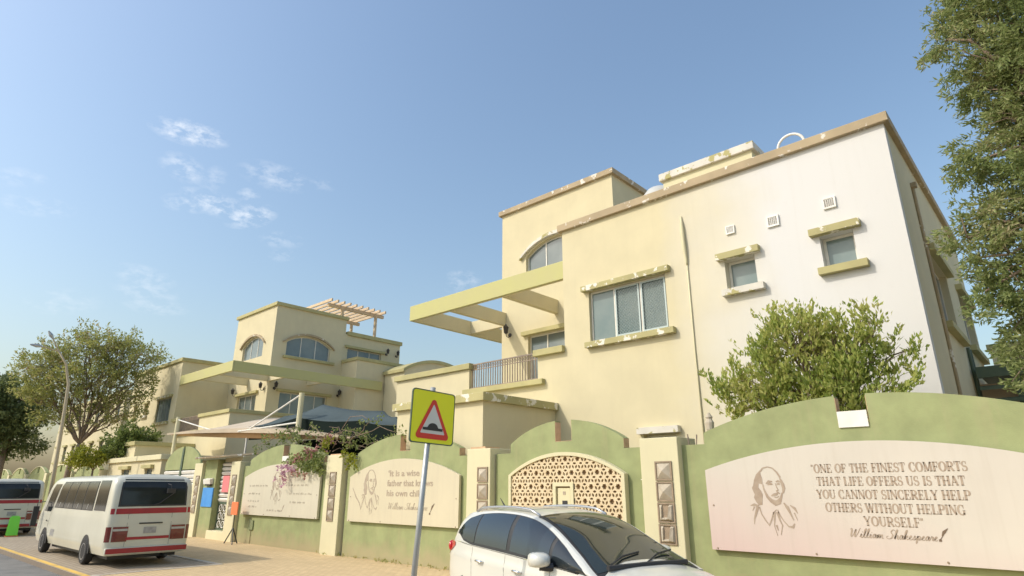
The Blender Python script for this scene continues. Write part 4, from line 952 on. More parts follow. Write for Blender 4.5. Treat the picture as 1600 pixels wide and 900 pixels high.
    for a_, b_ in ((-.55, .08), (.02, .62)):
        MB().tube([place(3.66, a_, 1.06), place(3.52, (a_ + b_) / 2, 1.125), place(3.45, b_, 1.15)], .011 * CAR_S, 5).build('wiper', M['black_plastic'], cwo)
    for sgn in (-1, 1):
        rl = MB(); rl.tube([place(u, sgn * (smooth(u, wroof) * .90), smooth(u, zroof) + (-.03 if i in (0, 8) else .008)) for i, u in enumerate(rng(.55, 2.3, 8))], .018 * CAR_S, 6)
        rl.build('roof_rail', M['silver'], root, smooth=True)
        # mirrors
        c = (2.92, sgn * 1.00, 1.06); mm = MB()
        ring = []
        for i, (du, k_) in enumerate(((-.10, .82), (-.085, 1.0), (0, 1.0), (.07, .82), (.11, .5), (.125, .12))):
            for j in range(14):
                a_ = 2 * pi * j / 14; ca, sa = cos(a_), sin(a_)
                sq = lambda q: (abs(q) ** .65) * (1 if q > 0 else -1)
                ring.append(place(c[0] + du, c[1] + sq(ca) * .125 * k_, c[2] + sq(sa) * .085 * k_ + .01))
        mm.add(ring, [(i * 14 + j, i * 14 + (j + 1) % 14, (i + 1) * 14 + (j + 1) % 14, (i + 1) * 14 + j) for i in range(5) for j in range(14)] + [tuple(range(13, -1, -1)), tuple(5 * 14 + j for j in range(14))])
        mo = mm.build('wing_mirror', M['car_paint'], root, smooth=True)
        st_ = MB(); st_.tube([place(2.98, sgn * .86, .99), place(2.94, sgn * .96, .985), place(2.92, sgn * 1.0, 1.0)], [.05 * CAR_S, .035 * CAR_S, .045 * CAR_S], 8)
        st_.build('mirror_foot', M['black_plastic'], mo)
        gl = MB(); gl.add([place(c[0] - .102, c[1] - .10, c[2] - .05), place(c[0] - .102, c[1] + .10, c[2] - .05), place(c[0] - .102, c[1] + .10, c[2] + .07), place(c[0] - .102, c[1] - .10, c[2] + .07)], [(0, 1, 2, 3)])
        gl.build('mirror_glass', M['chrome'], mo)
        sd = side if sgn > 0 else mir(side)
        for u in (1.30, 2.28):
            q = sd(u, .80); q2 = sd(u + .2, .80)
            h = MB(); e = .03 * sgn
            h.tube([place(u - .09, q[1] + e * .2, q[2]), place(u - .05, q[1] + e * 1.3, q[2] + .006), place(u + .06, q[1] + e * 1.3, q[2] + .004), place(u + .10, q[1] + e * .2, q[2] - .002)], [.012, .02, .02, .012], 8)
            h.build('door_handle', M['chrome'], root, smooth=True)
        # door shut lines
        for u in (1.02, 1.94, 2.95):
            ln = MB(); ln.tube([place(*(lambda q: (q[0], q[1] - .001 * sgn, q[2]))(sd(u + (.10 * (1 - t) ** 2 if u < 1.1 else 0), t))) for t in rng(.05, .99, 14)], .005, 4); ln.build('door_gap', M['black_plastic'], root)
        # lamps
        tl = MB(); g = off(sd, .008)
        lampz = [(.02, .80, 1.02), (.14, .80, 1.04), (.28, .86, 1.02), (.40, .93, .99)]
        for u, a_, c_ in lampz:
            for j in range(5): tl.v.append(place(*g(u, a_ + (c_ - a_) * j / 4)))
        for i in range(3):
            for j in range(4): tl.f.append((i * 5 + j, (i + 1) * 5 + j, (i + 1) * 5 + j + 1, i * 5 + j + 1))
        tl.build('tail_light', M['red_lens'], root, smooth=True)
        tb = MB(); tb.lathe([(.02, -.02), (.10, -.0), (.085, .05), (.03, .075)], place(.10, sgn * .74, 1.02), place(-.6, sgn * .9, 1.02) and tuple(Vector(place(-.5, sgn * .55, 0)) - Vector(place(0, 0, 0))), 14); tb.build('tail_light', M['red_lens'], root, smooth=True)
        hl = MB(); g = off(sd, .008)
        for u, a_, c_ in ((4.02, .95, .99), (4.15, .84, .98), (4.3, .72, .96), (4.44, .66, .92)):
            for j in range(5): hl.v.append(place(*g(u, a_ + (c_ - a_) * j / 4)))
        for i in range(3):
            for j in range(4): hl.f.append((i * 5 + j, (i + 1) * 5 + j, (i + 1) * 5 + j + 1, i * 5 + j + 1))
        hl.build('headlight', M['silver'], root, smooth=True)
        for u in (.88, 3.62):
            c0 = Vector(place(u, sgn * .70, .325)); ax = Vector(place(u, sgn * 1.7, .325)) - c0
            k = CAR_S; wh = MB().lathe([(.20 * k, 0), (.30 * k, 0), (.325 * k, .03 * k), (.325 * k, .17 * k), (.30 * k, .20 * k), (.22 * k, .20 * k)], c0, ax, 28).build('wheel', M['rubber'], root, smooth=False)
            rm = MB().lathe([(.215 * k, .12 * k), (.22 * k, .203 * k), (.19 * k, .20 * k), (.16 * k, .17 * k), (.05 * k, .20 * k)], c0, ax, 28).build('rim', M['silver'], wh)
            ac = MB().lathe([(.37 * k, .185 * k), (.37 * k, .20 * k)], c0, ax, 28).build('wheel_arch', M['black_plastic'], root)
    an = MB(); an.tube([place(.5, 0, 1.55), place(.46, 0, 1.60), place(.32, 0, 1.72)], [.03, .016, .006], 6); an.build('aerial', M['black_plastic'], root)
    return root
CAR_POS = Vector((-9.155, 9.38, 0)); CAR_YAW = radians(-15.7); CAR_S = 1.209
M['car_glass'] = mat('tinted_car_glass', (.012, .020, .026), .03, spec=.9)
M['windscreen_glass'] = mat('windscreen_glass', (.022, .028, .024), .02, spec=.5)
car()

# ------------------------------------------------------------------ minibuses
def minibus(label):
    """coach built minibus, nose towards -X; local frame: rear centre on the ground"""
    root = empty('minibus', (0, 0, 0), label, 'minibus', 'white minibuses parked along the kerb')
    L, W, H = BUS
    hw = W / 2
    def sect(z): # half width at height: tumblehome above the waist
        return lerp(z, [(.34, hw * .93), (.60, hw), (1.30, hw), (2.3, hw * .965), (2.52, hw * .925), (2.60, hw * .84), (2.66, hw * .55), (2.68, 0)]) 
    zs = [.34, .40, .5, .62, .9, 1.2, 1.32, 1.6, 1.9, 2.15, 2.35, 2.47, 2.54, 2.60, 2.64, 2.665, 2.68]
    xs = [0, .03, .10, .25, .6, 1.2, 2.4, 3.6, 4.8, 5.8, 6.3, 6.6, 6.85, 7.05, 7.2, 7.28, 7.30]
    k = L / 7.3
    nose = lambda z: lerp(z, [(.34, .0), (.9, .02), (1.2, .10), (1.4, .22), (2.3, .75), (2.68, 1.3)])
    tailo = lambda z: lerp(z, [(.34, .0), (.62, 0), (1.3, .02), (2.3, .10), (2.5, .18), (2.68, .45)])
    def P(x, s, z):
        xx = tailo(z) + (x / 7.3) * (7.3 - nose(z) - tailo(z))
        y = s * sect(z)
        # round the plan corners
        e = min(x, 7.3 - x); rr = .13
        if e < rr: q = 1 - (1 - e / rr) ** 2; y = s * (abs(sect(z)) - .14 * (1 - sqrt(max(0, q))))
        return (-xx * k, y, z)
    b = MB()
    for s in (-1, 1):
        n = len(zs); b.add([P(x, s, z) for x in xs for z in zs], [(i * n + j, (i + 1) * n + j, (i + 1) * n + j + 1, i * n + j + 1) for i in range(len(xs) - 1) for j in range(n - 1)])
    for x in (0, 7.3):
        ss = [-1, -.8, -.4, 0, .4, .8, 1]; n = len(ss); b.add([P(x, s, z) for z in zs for s in ss], [(i * n + j, i * n + j + 1, (i + 1) * n + j + 1, (i + 1) * n + j) for i in range(len(zs) - 1) for j in range(n - 1)])
    n = len(xs); b.add([P(x, s, .34) for x in xs for s in (-1, 1)], [(2 * i, 2 * i + 1, 2 * i + 3, 2 * i + 2) for i in range(n - 1)])
    bo = b.build('body', M['bus_paint'], root, smooth=True); wd = bo.modifiers.new('weld', 'WELD'); wd.merge_threshold = .003
    es = bo.modifiers.new('split', 'EDGE_SPLIT'); es.split_angle = radians(50)
    def sidepatch(name, m, x0, x1, z0, z1, s, d=.006, par=None, round_=0, n=6):
        mb = MB(); xx = [x0 + (x1 - x0) * i / n for i in range(n + 1)]; zz = [z0 + (z1 - z0) * i / n for i in range(n + 1)]
        mb.add([(lambda q: (q[0], q[1] + s * d, q[2]))(P(x, s, z)) for x in xx for z in zz], [(i * (n + 1) + j, (i + 1) * (n + 1) + j, (i + 1) * (n + 1) + j + 1, i * (n + 1) + j + 1) for i in range(n) for j in range(n)])
        return mb.build(name, M[m], par or root, smooth=True)
    def rearpatch(name, m, s0, s1, z0, z1, d=.008, par=None, n=6, x=0):
        mb = MB(); ss = [s0 + (s1 - s0) * i / n for i in range(n + 1)]; zz = [z0 + (z1 - z0) * i / n for i in range(n + 1)]
        mb.add([(lambda q: (q[0] + (d if x == 0 else -d), q[1], q[2]))(P(x, s, z)) for s in ss for z in zz], [(i * (n + 1) + j, (i + 1) * (n + 1) + j, (i + 1) * (n + 1) + j + 1, i * (n + 1) + j + 1) for i in range(n) for j in range(n)])
        return mb.build(name, M[m], par or root, smooth=True)
    for s in (-1, 1):
        sidepatch('window_band', 'black_plastic', 1.55, 5.75, 1.56, 2.46, s, .004)
        for a_, c_ in ((.42, 1.42), (1.60, 2.60), (2.68, 3.62), (3.70, 4.64), (4.72, 5.68)):
            wn_ = sidepatch('side_window', 'bus_glass', a_, c_, 1.58, 2.44 if a_ > 1 else 2.48, s, .010)
            if a_ > 1: sidepatch('slider_bar', 'silver', (a_ + c_) / 2 - .02, (a_ + c_) / 2 + .02, 1.60, 2.42, s, .014, wn_, n=1)
        sidepatch('cab_window', 'bus_glass', 5.95, 6.80, 1.42, 2.38, s, .010)
        for x in (5.86, 6.93): sidepatch('door_gap', 'black_plastic', x - .008, x + .008, .5, 2.2, s, .005, n=6)
        sidepatch('door_handle', 'black_plastic', 5.98, 6.12, 1.08, 1.12, s, .03, n=1)
        sidepatch('filler_flap', 'silver', 4.95, 5.35, .62, .84, s, .006, n=2) if s < 0 else None
        for x in (1.55 * 1.0, 6.05):
            c0 = Vector((-x * k, s * (hw - .205), .375)); ax = (0, s, 0)
            wh = MB().lathe([(.20, 0), (.345, 0), (.375, .03), (.375, .20), (.345, .235), (.24, .235)], c0, ax, 28).build('wheel', M['rubber'], root)
            MB().lathe([(.235, .15), (.24, .238), (.20, .232), (.17, .16), (.09, .16), (.08, .22), (.02, .23)], c0, ax, 24).build('rim', M['silver'], wh)
            ar = MB(); n = 20; vs = []
            for i in range(n + 1):
                an = pi * i / n; vs += [(-x * k + .50 * cos(an), s * (hw + .004), .34 + .52 * sin(an)), (-x * k + .50 * cos(an), s * (hw - .3), .34 + .52 * sin(an))]
            vs.append((-x * k, s * (hw + .004), .34)); vs.append((-x * k, s * (hw - .3), .34))
            ar.add(vs, [(2 * i, 2 * i + 2, 2 * n + 2) for i in range(n)]); ar.build('wheel_arch', M['black_plastic'], root)
        q = P(6.95, s, 1.45); mr = MB(); mr.tube([(q[0], q[1], 1.75), (q[0] - .10, q[1] + s * .22, 1.72), (q[0] - .08, q[1] + s * .24, 1.45)], .016, 6)
        mr.box(q[0] - .14, q[0] - .04, q[1] + s * .24 - .09, q[1] + s * .24 + .09, 0.88, 1.58); mr.build('wing_mirror', M['black_plastic'], root, bevel=.02)
        f_ = MB()
        tl = rearpatch('tail_light', 'dark_red_lens', s * .58, s * .975, .72, 1.14, .012); rearpatch('lens_strip', 'steel', s * .59, s * .97, 1.02, 1.08, .016, tl, 2)
        sidepatch('tail_light', 'dark_red_lens', .0, .07, .72, 1.14, s, .010, n=4)
        sidepatch('red_stripe', 'red_stripe', 0, .04, 1.50, 1.66, s, .006, n=3)
        rearpatch('headlight', 'silver', s * .62, s * .94, .80, 1.02, .012, x=7.3)
    rw = rearpatch('rear_window', 'bus_glass', -.90, .90, 1.76, 2.52, .012); rearpatch('rear_window_surround', 'black_plastic', -.95, .95, 1.71, 2.56, .006)
    rearpatch('windscreen', 'bus_glass', -.88, .88, 1.36, 2.28, .010, x=7.3)
    rearpatch('red_stripe', 'red_stripe', -.97, .97, 1.50, 1.66, .008)
    rearpatch('red_stripe', 'red_stripe', -.62, .55, .76, .84, .012); 
    bp = MB(); bp.box(-.05, .075, -hw * .97, hw * .97, .36, .56); bpo = bp.build('rear_bumper', M['bus_paint'], root, bevel=.04)
    MB().box(.076, .082, -hw * .95, hw * .95, .40, .54).build('red_stripe', M['red_stripe'], bpo)
    rearpatch('door_gap', 'black_plastic', -.63, -.622, .58, 1.50, .005, n=2); rearpatch('door_gap', 'black_plastic', .56, .568, .58, 1.50, .005, n=2)
    rearpatch('number_plate', 'plate', -.17, .17, .93, 1.11, .016, n=2)
    rearpatch('door_handle', 'black_plastic', -.32, .32, 1.20, 1.24, .02, n=2)
    wp = MB(); wp.tube([(.01, -.1, 1.72), (.01, .15, 1.80), (-.04, .55, 2.10)], .014, 5); wp.build('rear_wiper', M['black_plastic'], root)
    rm = MB(); rm.tube([(-.12, .35, 2.38), (.10, .38, 2.34), (.12, .40, 2.20)], .014, 5); rm.box(.06, .15, .28, .52, 2.10, 2.24); rm.build('rear_mirror', M['black_plastic'], root, bevel=.02)
    ex = MB(); ex.tube([(.1, .55, .26), (-.6, .55, .26)], .04, 8); ex.build('exhaust', M['black_plastic'], root)
    un = MB(); un.box(-6.8, -.3, -hw * .8, hw * .8, .22, .36); un.build('chassis', M['black_plastic'], root)
    return root
BUS = (8.7, 2.38, 2.68)
M['bus_glass'] = mat('dark_bus_glass', (.012, .015, .017), .06, (.022, .025, .025), 1.5, spec=.4)
M['plate'] = mat('blurred_number_plate', (.30, .29, .27), .6, (.22, .21, .20), 8)
b1 = minibus('white minibus with red rear stripes, the nearer one, seen whole beside the yellow line')
b2 = copy_tree(b1); b2['label'] = 'white minibus with red rear stripes cut off by the left edge, behind the green stand'
b1.location = (-21.9, 7.32, 0); b1.rotation_euler = (0, 0, 0)
b2.location = (-39.7, 6.85, 0)
gc = onZ(17, 838)
gs = empty('floor_stand', tuple(gc), 'bright green folding floor stand on the paving behind the farther bus', 'floor stand')
M['lime'] = mat('lime_green_plastic', (.16, .58, .05), .4)
gx, gy = gc.x, gc.y
for s, e in ((-1, .0), (1, .0)):
    MB().hull6([(gx + s * .15, gy - .22, .03), (gx + s * .15, gy + .22, .03), (gx + s * .11, gy + .22, .03), (gx + s * .11, gy - .22, .03), (gx + s * .05, gy - .20, 0.88), (gx + s * .05, gy + .20, 0.88), (gx + s * .01, gy + .20, 0.88), (gx + s * .01, gy - .20, 0.88)]).build('leaf_panel', M['lime'], gs, bevel=.02)
MB().tube([(gx, gy - .15, 0.88), (gx, gy + .15, 0.88)], .05, 8).build('hinge', M['lime'], gs); MB().box(gx - .19, gx + .19, gy - .25, gy + .25, 0, .03).build('foot', M['orange'], gs)

# ------------------------------------------------------------------ road hump sign
SX = -7.4
sg = empty('road_sign', (SX, 6.1, 0), 'yellow square road sign with a red triangle and speed hump on a leaning grey pole', 'road sign')
c0 = onX(677, 652, SX); up = Vector((0, .035, 1)).normalized(); lf = Vector((0, 1, -.035)).normalized(); nrm = Vector((1, 0, 0))
frs = lambda u, v, d: tuple(c0 + lf * u + up * v - nrm * d)
def rrect(a, b, r, n=5):
    pts = []
    for cx, cy, a0 in ((a - r, b - r, 0), (-a + r, b - r, 90), (-a + r, -b + r, 180), (a - r, -b + r, 270)):
        for i in range(n + 1): t = radians(a0 + 90 * i / n); pts.append((cx + r * cos(t), cy + r * sin(t)))
    return pts
M['sign_yellow'] = mat('fluorescent_yellow_sheet', (.70, .70, .014), .4, (.66, .66, .018), 4)
M['sign_red'] = mat('red_reflective_sheet', (.50, .03, .02), .35)
M['sign_white'] = mat('grey_white_reflective_sheet', (.50, .50, .47), .35)
a_, b_ = .435, .405
MB().plate(rrect(a_, b_, .055), [], frs, 0, .02).build('sign_plate', M['sign_yellow'], sg)
MB().plate(rrect(a_ + .004, b_ + .004, .058), [rrect(a_ - .012, b_ - .012, .05)], frs, -.003, .022).build('sign_rim', M['dark_green_metal'], sg)
def rtri(h, w, r, dz=0, n=6):
    P3 = [Vector((-w / 2, -h / 2)), Vector((w / 2, -h / 2)), Vector((0, h / 2))]; pts = []
    for i in range(3):
        p, q, s = P3[i], P3[i - 1], P3[(i + 1) % 3]; d1, d2 = (q - p).normalized(), (s - p).normalized(); bis = (d1 + d2).normalized(); half = math.acos(max(-1, min(1, d1.dot(d2)))) / 2
        c = p + bis * (r / sin(half)); a0 = atan2(-(Vector((-d1.y, d1.x))).y, -(Vector((-d1.y, d1.x))).x)
        n1 = Vector((-d1.y, d1.x)); n1 = n1 if n1.dot(bis) < 0 else -n1; n2 = Vector((-d2.y, d2.x)); n2 = n2 if n2.dot(bis) < 0 else -n2
        for j in range(n + 1): v = (n1 * (1 - j / n) + n2 * (j / n)).normalized(); pts.append((c.x + v.x * r, c.y + v.y * r + dz))
    return pts
MB().plate(rtri(.66, .72, .05, -.005), [rtri(.46, .50, .012, -.025)], frs, -.006, -.001).build('red_triangle', M['sign_red'], sg)
MB().plate(rtri(.462, .502, .012, -.025), [], frs, -.005, -.002).build('white_field', M['sign_white'], sg)
hp = [(-.20, -.205), (.20, -.205), (.20, -.165), (.115, -.163)] + [(.10 * cos(radians(t)), -.160 + .068 * sin(radians(t))) for t in range(10, 171, 16)] + [(-.115, -.163), (-.20, -.165)]
MB().plate(hp, [], frs, -.0095, -.0052).build('hump_symbol', M['black_plastic'], sg)
pb = onX(651, 892, SX); pt = c0 + up * .47
pd = (Vector((SX - .045, pb.y, pb.z)) - Vector((SX - .045, pt.y, pt.z)))
base = Vector((SX - .05, pt.y, pt.z)) + pd * (pt.z / -pd.z)
MB().tube([(SX - .05, base.y, 0), (SX - .05, pt.y, pt.z)], .042, 14).build('pole', M['steel'], sg, smooth=True)
br = MB()
for v in (-.25, .25): br.box(SX - .10, SX - .02, c0.y - .10, c0.y + .10, c0.z + v - .02, c0.z + v + .02)
br.build('bracket', M['steel'], sg)

# ------------------------------------------------------------------ street lamp with a bent mast
LX = -45
lp = [onX(x, y, LX) for x, y in ((84, 742), (93, 690), (101, 640), (107, 600), (103, 568), (92, 549))]
lb = lp[0]; lp = [Vector((LX, lb.y - (lp[1].y - lb.y) * lb.z / (lp[1].z - lb.z), 0))] + lp
sl0 = empty('street_lamp', (LX, lp[0].y, 0), 'tall beige street lamp with a bent mast and two arms, beyond the nearer bus', 'street lamp')
MB().tube(lp, [.12, .11, .10, .09, .08, .065, .05], 10).build('mast', M['lamp_paint'], sl0, smooth=True)
for e, q in (((47, 538), .11), ((76, 517), .10)):
    t = onX(e[0], e[1], LX); a = lp[-1] * .98 + t * .02
    MB().tube([lp[-1], lp[-1] * .4 + t * .6 + Vector((0, 0, .05))], [.045, .035], 8).build('lamp_arm', M['lamp_paint'], sl0)
    s0 = lp[-1] * .45 + t * .55 + Vector((0, 0, .05)); MB().tube([s0, s0 * .5 + t * .5, t], [.04, .12, .04], 8).build('lamp_head', M['steel'], sl0)

# ------------------------------------------------------------------ shade sails
def sail(pts, n, sag, label, m, name='shade_sail', edges=True, cat='shade canopy', posts=()):
    pass
M['pvc_blue'] = mat('blue_grey_pvc', (.062, .082, .088), .9, (.05, .066, .07), .8, spec=.08)
M['pvc_dark'] = mat('dark_green_net_skirt', (.010, .016, .014), .9, spec=.05)
M['pvc_cream'] = mat('cream_pvc', (.41, .345, .26), .8, (.36, .30, .22), .8)
M['pvc_tan'] = mat('orange_tan_pvc_underside', (.36, .215, .10), .8)
ct = empty('carport_tent', (-24, 17, 0), 'blue grey peaked carport tent with a dark skirt behind the sage wall', 'canopy')
Yf, Yb_ = 14.6, 17.0
ap = [onY(505, 632, 15.6), onY(600, 642, 15.6)]
fl, fr_ = onY(388, 667, 14.3), onY(640, 662, 14.3); ml = onY(465, 652, 14.3)
bl_, br_ = Vector((fl.x, 17.1, fl.z + .3)), Vector((fr_.x, 17.1, fr_.z + .25))
tm = MB(); A0, A1 = Vector(ap[0]), Vector(ap[1])
rows = [[fl, ml, onY(560, 657, 14.3), fr_], [fl * .5 + A0 * .5, A0, A1, fr_ * .5 + A1 * .5], [bl_, (bl_ * .6 + br_ * .4), (bl_ * .4 + br_ * .6), br_]]
# Coons-like grid with a slight sag in each panel
nu, nv = 18, 10
def rowpt(r, t):
    t *= 3; i = min(2, int(t)); k = t - i; p = Vector(rows[r][i]) * (1 - k) + Vector(rows[r][i + 1]) * k; p.z -= .10 * sin(pi * k); return p
vs = []
for j in range(nv + 1):
    q = j / nv * 2; r0 = min(1, int(q)); k = q - r0
    for i in range(nu + 1):
        p = rowpt(r0, i / nu) * (1 - k) + rowpt(r0 + 1, i / nu) * k; p.z -= .10 * sin(pi * k); vs.append(tuple(p))
tm.add(vs, [(j * (nu + 1) + i, j * (nu + 1) + i + 1, (j + 1) * (nu + 1) + i + 1, (j + 1) * (nu + 1) + i) for j in range(nv) for i in range(nu)])
tmo = tm.build('canopy', M['pvc_blue'], ct, smooth=True); q = tmo.modifiers.new('solid', 'SOLIDIFY'); q.thickness = .02
sk = MB(); vs = []
for i in range(nu + 1):
    p = rowpt(0, i / nu); p = Vector((p.x, p.y - .015, p.z - .03)); vs += [tuple(p), (p.x, p.y + .12, p.z - .62)]
sk.add(vs, [(2 * i, 2 * i + 1, 2 * i + 3, 2 * i + 2) for i in range(nu)]); sko = sk.build('skirt', M['pvc_dark'], ct); q = sko.modifiers.new('solid', 'SOLIDIFY'); q.thickness = .015
bk = MB()
for p in (fl, fr_, bl_, br_): bk.tube([(p.x, p.y, 0), tuple(p)], .05, 8)
bk.build('post', M['white_paint'], ct)
MB().box(fl.x, fr_.x, 16.9, 16.95, 0, fl.z - .6).build('back_net', M['pvc_dark'], ct)
cs = empty('shade_sail', (-32, 14.5, 0), 'cream shade sail strung low between two beige posts with a tan underside', 'shade sail')
pL, pM, pR = onY(262, 678, 14.2), onY(398, 660, 14.0), onY(548, 683, 13.9)
pT = onY(440, 648, 15.9)
vs = []; nu, nv = 20, 8
for j in range(nv + 1):
    k = j / nv
    for i in range(nu + 1):
        t = i / nu; p = (Vector(pL) * (1 - t) ** 2 + Vector(pM) * 2 * t * (1 - t) + Vector(pR) * t * t)
        bkp = Vector((p.x - 1.0 * k, 13.9 + 2.4 * k, p.z + .75 * sin(pi * min(1, max(0, (t * 1.15 - .05)))) * k + .05)); p = p * (1 - k) + bkp * k; vs.append(tuple(p))
sm_ = MB().add(vs, [(j * (nu + 1) + i, j * (nu + 1) + i + 1, (j + 1) * (nu + 1) + i + 1, (j + 1) * (nu + 1) + i) for j in range(nv) for i in range(nu)])
smo = sm_.build('sail_cloth', M['pvc_cream'], cs, smooth=True); q = smo.modifiers.new('solid', 'SOLIDIFY'); q.thickness = .02
hm = MB(); vs = []
for i in range(nu + 1):
    t = i / nu; p = (Vector(pL) * (1 - t) ** 2 + Vector(pM) * 2 * t * (1 - t) + Vector(pR) * t * t); d = .02 + .42 * sin(pi * t) ** .7
    vs += [(p.x, p.y + .03, p.z - .02), (p.x, p.y + .25, p.z - d)]
hb_ = MB(); hv = []
for i in range(nu + 1):
    t = i / nu; p = (Vector(pL) * (1 - t) ** 2 + Vector(pM) * 2 * t * (1 - t) + Vector(pR) * t * t); hv += [(p.x, p.y - .03, p.z + .03), (p.x, p.y - .01, p.z - .06 - .13 * sin(pi * t))]
hb_.add(hv, [(2 * i, 2 * i + 1, 2 * i + 3, 2 * i + 2) for i in range(nu)]); hbo = hb_.build('hem_band', M['pvc_cream'], cs); q = hbo.modifiers.new('solid', 'SOLIDIFY'); q.thickness = .015
hm.add(vs, [(2 * i, 2 * i + 1, 2 * i + 3, 2 * i + 2) for i in range(nu)]); hmo = hm.build('valance', M['pvc_tan'], cs); q = hmo.modifiers.new('solid', 'SOLIDIFY'); q.thickness = .015
for a, b, y in (((472, 614), (462, 700), 14.0), ((279, 652), (272, 700), 14.2)):
    t, bt = onY(a[0], a[1], y), onY(b[0], b[1], y); MB().tube([(bt.x, y, 0), tuple(t)], .12 if a[0] > 400 else .11, 10).build('post', M['cream_pillar'], cs)
tt = onY(470, 617, 14.0)
for a_, b_, r_ in ((tt, onY(390, 670, 14.0), .045), (onY(466, 660, 14), onY(372, 674, 14), .04), (onY(279, 656, 14.2), onY(330, 672, 14.2), .035)):
    MB().tube([tuple(a_), tuple(b_)], r_, 6).build('stay', M['white_paint'], cs)

# roof things on the near villa
sd_ = empty('satellite_dish', (-4.95, 19, 11.9), 'white satellite dish ring showing over the roof edge of the glare whitened wall', 'satellite dish')
dc = onY(1236, 228, 19); rad = (onY(1256, 222, 19) - onY(1216, 222, 19)).length / 2
ring = MB(); ring.tube([(dc.x + rad * cos(2 * pi * i / 40), dc.y, dc.z + rad * sin(2 * pi * i / 40)) for i in range(41)], .045, 8, cap=False); ring.build('rim', M['white_paint'], sd_, smooth=True)
MB().tube([(dc.x, dc.y, 11.7), (dc.x, dc.y, dc.z)], .04, 8).build('mast', M['steel'], sd_); MB().tube([(dc.x - rad, dc.y, dc.z), (dc.x + rad, dc.y, dc.z)], .02, 6).build('feed_arm', M['white_paint'], sd_)
td = empty('water_tank', (-10.4, 20.5, 11.9), 'grey domed water tank just showing between the tower and the roof box', 'water tank')
MB().lathe([(.75, 0), (.75, 1.25), (.68, 1.55), (.5, 1.78), (.2, 1.9)], (-10.55, 20.5, 12.0), n=24).build('tank', mat('grey_tank', (.36, .37, .36), .6), td, smooth=True)
# dark slatted shade roof by the right edge
so_ = empty('slatted_shade', (1.5, 23, 0), 'dark green slatted metal shade frame beside the villa, under the big tree', 'shade structure')
a0, a1 = onX(1512, 578, -1.9), onX(1512, 632, -1.9)
Yq = 24.0
zt_ = onY(1530, 574, Yq).z
MB().box(-1.98, 6, Yq - .1, Yq + .1, zt_ - .34, zt_).build('roof_beam', M['dark_green_metal'], so_)
MB().box(-1.98, 6, Yq + .1, Yq + 4, zt_ - .16, zt_ - .02).build('roof_sheet', M['dark_green_metal'], so_)
for x in (-1.1, 1.6, 5): MB().box(x, x + .14, Yq + .08, Yq + .22, -.02, zt_ - .17).build('post', M['dark_green_metal'], so_)
for i in range(6):
    z = zt_ - .72 - i * .40; MB().hull6([(-1.98, Yq - .04, z), (6, Yq - .04, z), (6, Yq + .07, z + .03), (-1.98, Yq + .07, z + .03), (-1.98, Yq - .04, z + .11), (6, Yq - .04, z + .11), (6, Yq + .07, z + .14), (-1.98, Yq + .07, z + .14)]).build('slat', M['dark_green_metal'], so_)
MB().box(-1.98, 6, Yq + .3, Yq + .36, 0, zt_ - .5).build('back_sheet', M['slat_tan'], so_)
hb = empty('outbuilding', (2, 31, 0), 'cream outbuilding wall seen beyond the slatted shade at the right', 'outbuilding')
zz_ = onY(1560, 545, 30.5).z; MB().box(-1.9, 12, 30.5, 36, 0, zz_).build('wall', M['cream'], hb); MB().box(-2.0, 12.1, 30.4, 36.1, zz_ + .001, zz_ + .2).build('roof_cap', M['olive'], hb)
# ------------------------------------------------------------------ trees and plants
def rv(r): 
    while True:
        v = Vector((r.uniform(-1, 1), r.uniform(-1, 1), r.uniform(-1, 1)))
        if .05 < v.length < 1: return v.normalized()
def foliage(mb, r, c, axis, n, spread, ln, wd, droop=0, up=0):
    """one spray: n leaves scattered along an axis from c"""
    ax = Vector(axis)
    for i in range(n):
        t = r.random(); p = Vector(c) + ax * t + rv(r) * spread * (r.random() ** .6) * (1.15 - .5 * t)
        d = (ax.normalized() * .8 + rv(r) * .9 + Vector((0, 0, up - droop))).normalized(); s = d.cross(rv(r))
        if s.length < 1e-3: continue
        s.normalize(); k = r.uniform(.65, 1.25); l = ln * k; w_ = wd * k * .5; b = d.cross(s) * w_ * .35
        mb.v += [tuple(p), tuple(p + d * l * .45 + s * w_ + b), tuple(p + d * l), tuple(p + d * l * .45 - s * w_ + b)]
        q = len(mb.v) - 4; mb.f.append((q, q + 1, q + 2, q + 3))
def branch(mb, r, a, b, r0, r1, wob=.12, n=5):
    a, b = Vector(a), Vector(b); L = (b - a).length; pts = []
    for i in range(n + 1):
        t = i / n; p = a.lerp(b, t); p.z += L * .10 * sin(pi * t)
        if 0 < i < n: p += rv(r) * L * wob * .5
        pts.append(p)
    mb.tube(pts, [r0 + (r1 - r0) * i / n for i in range(n + 1)], 7); return pts
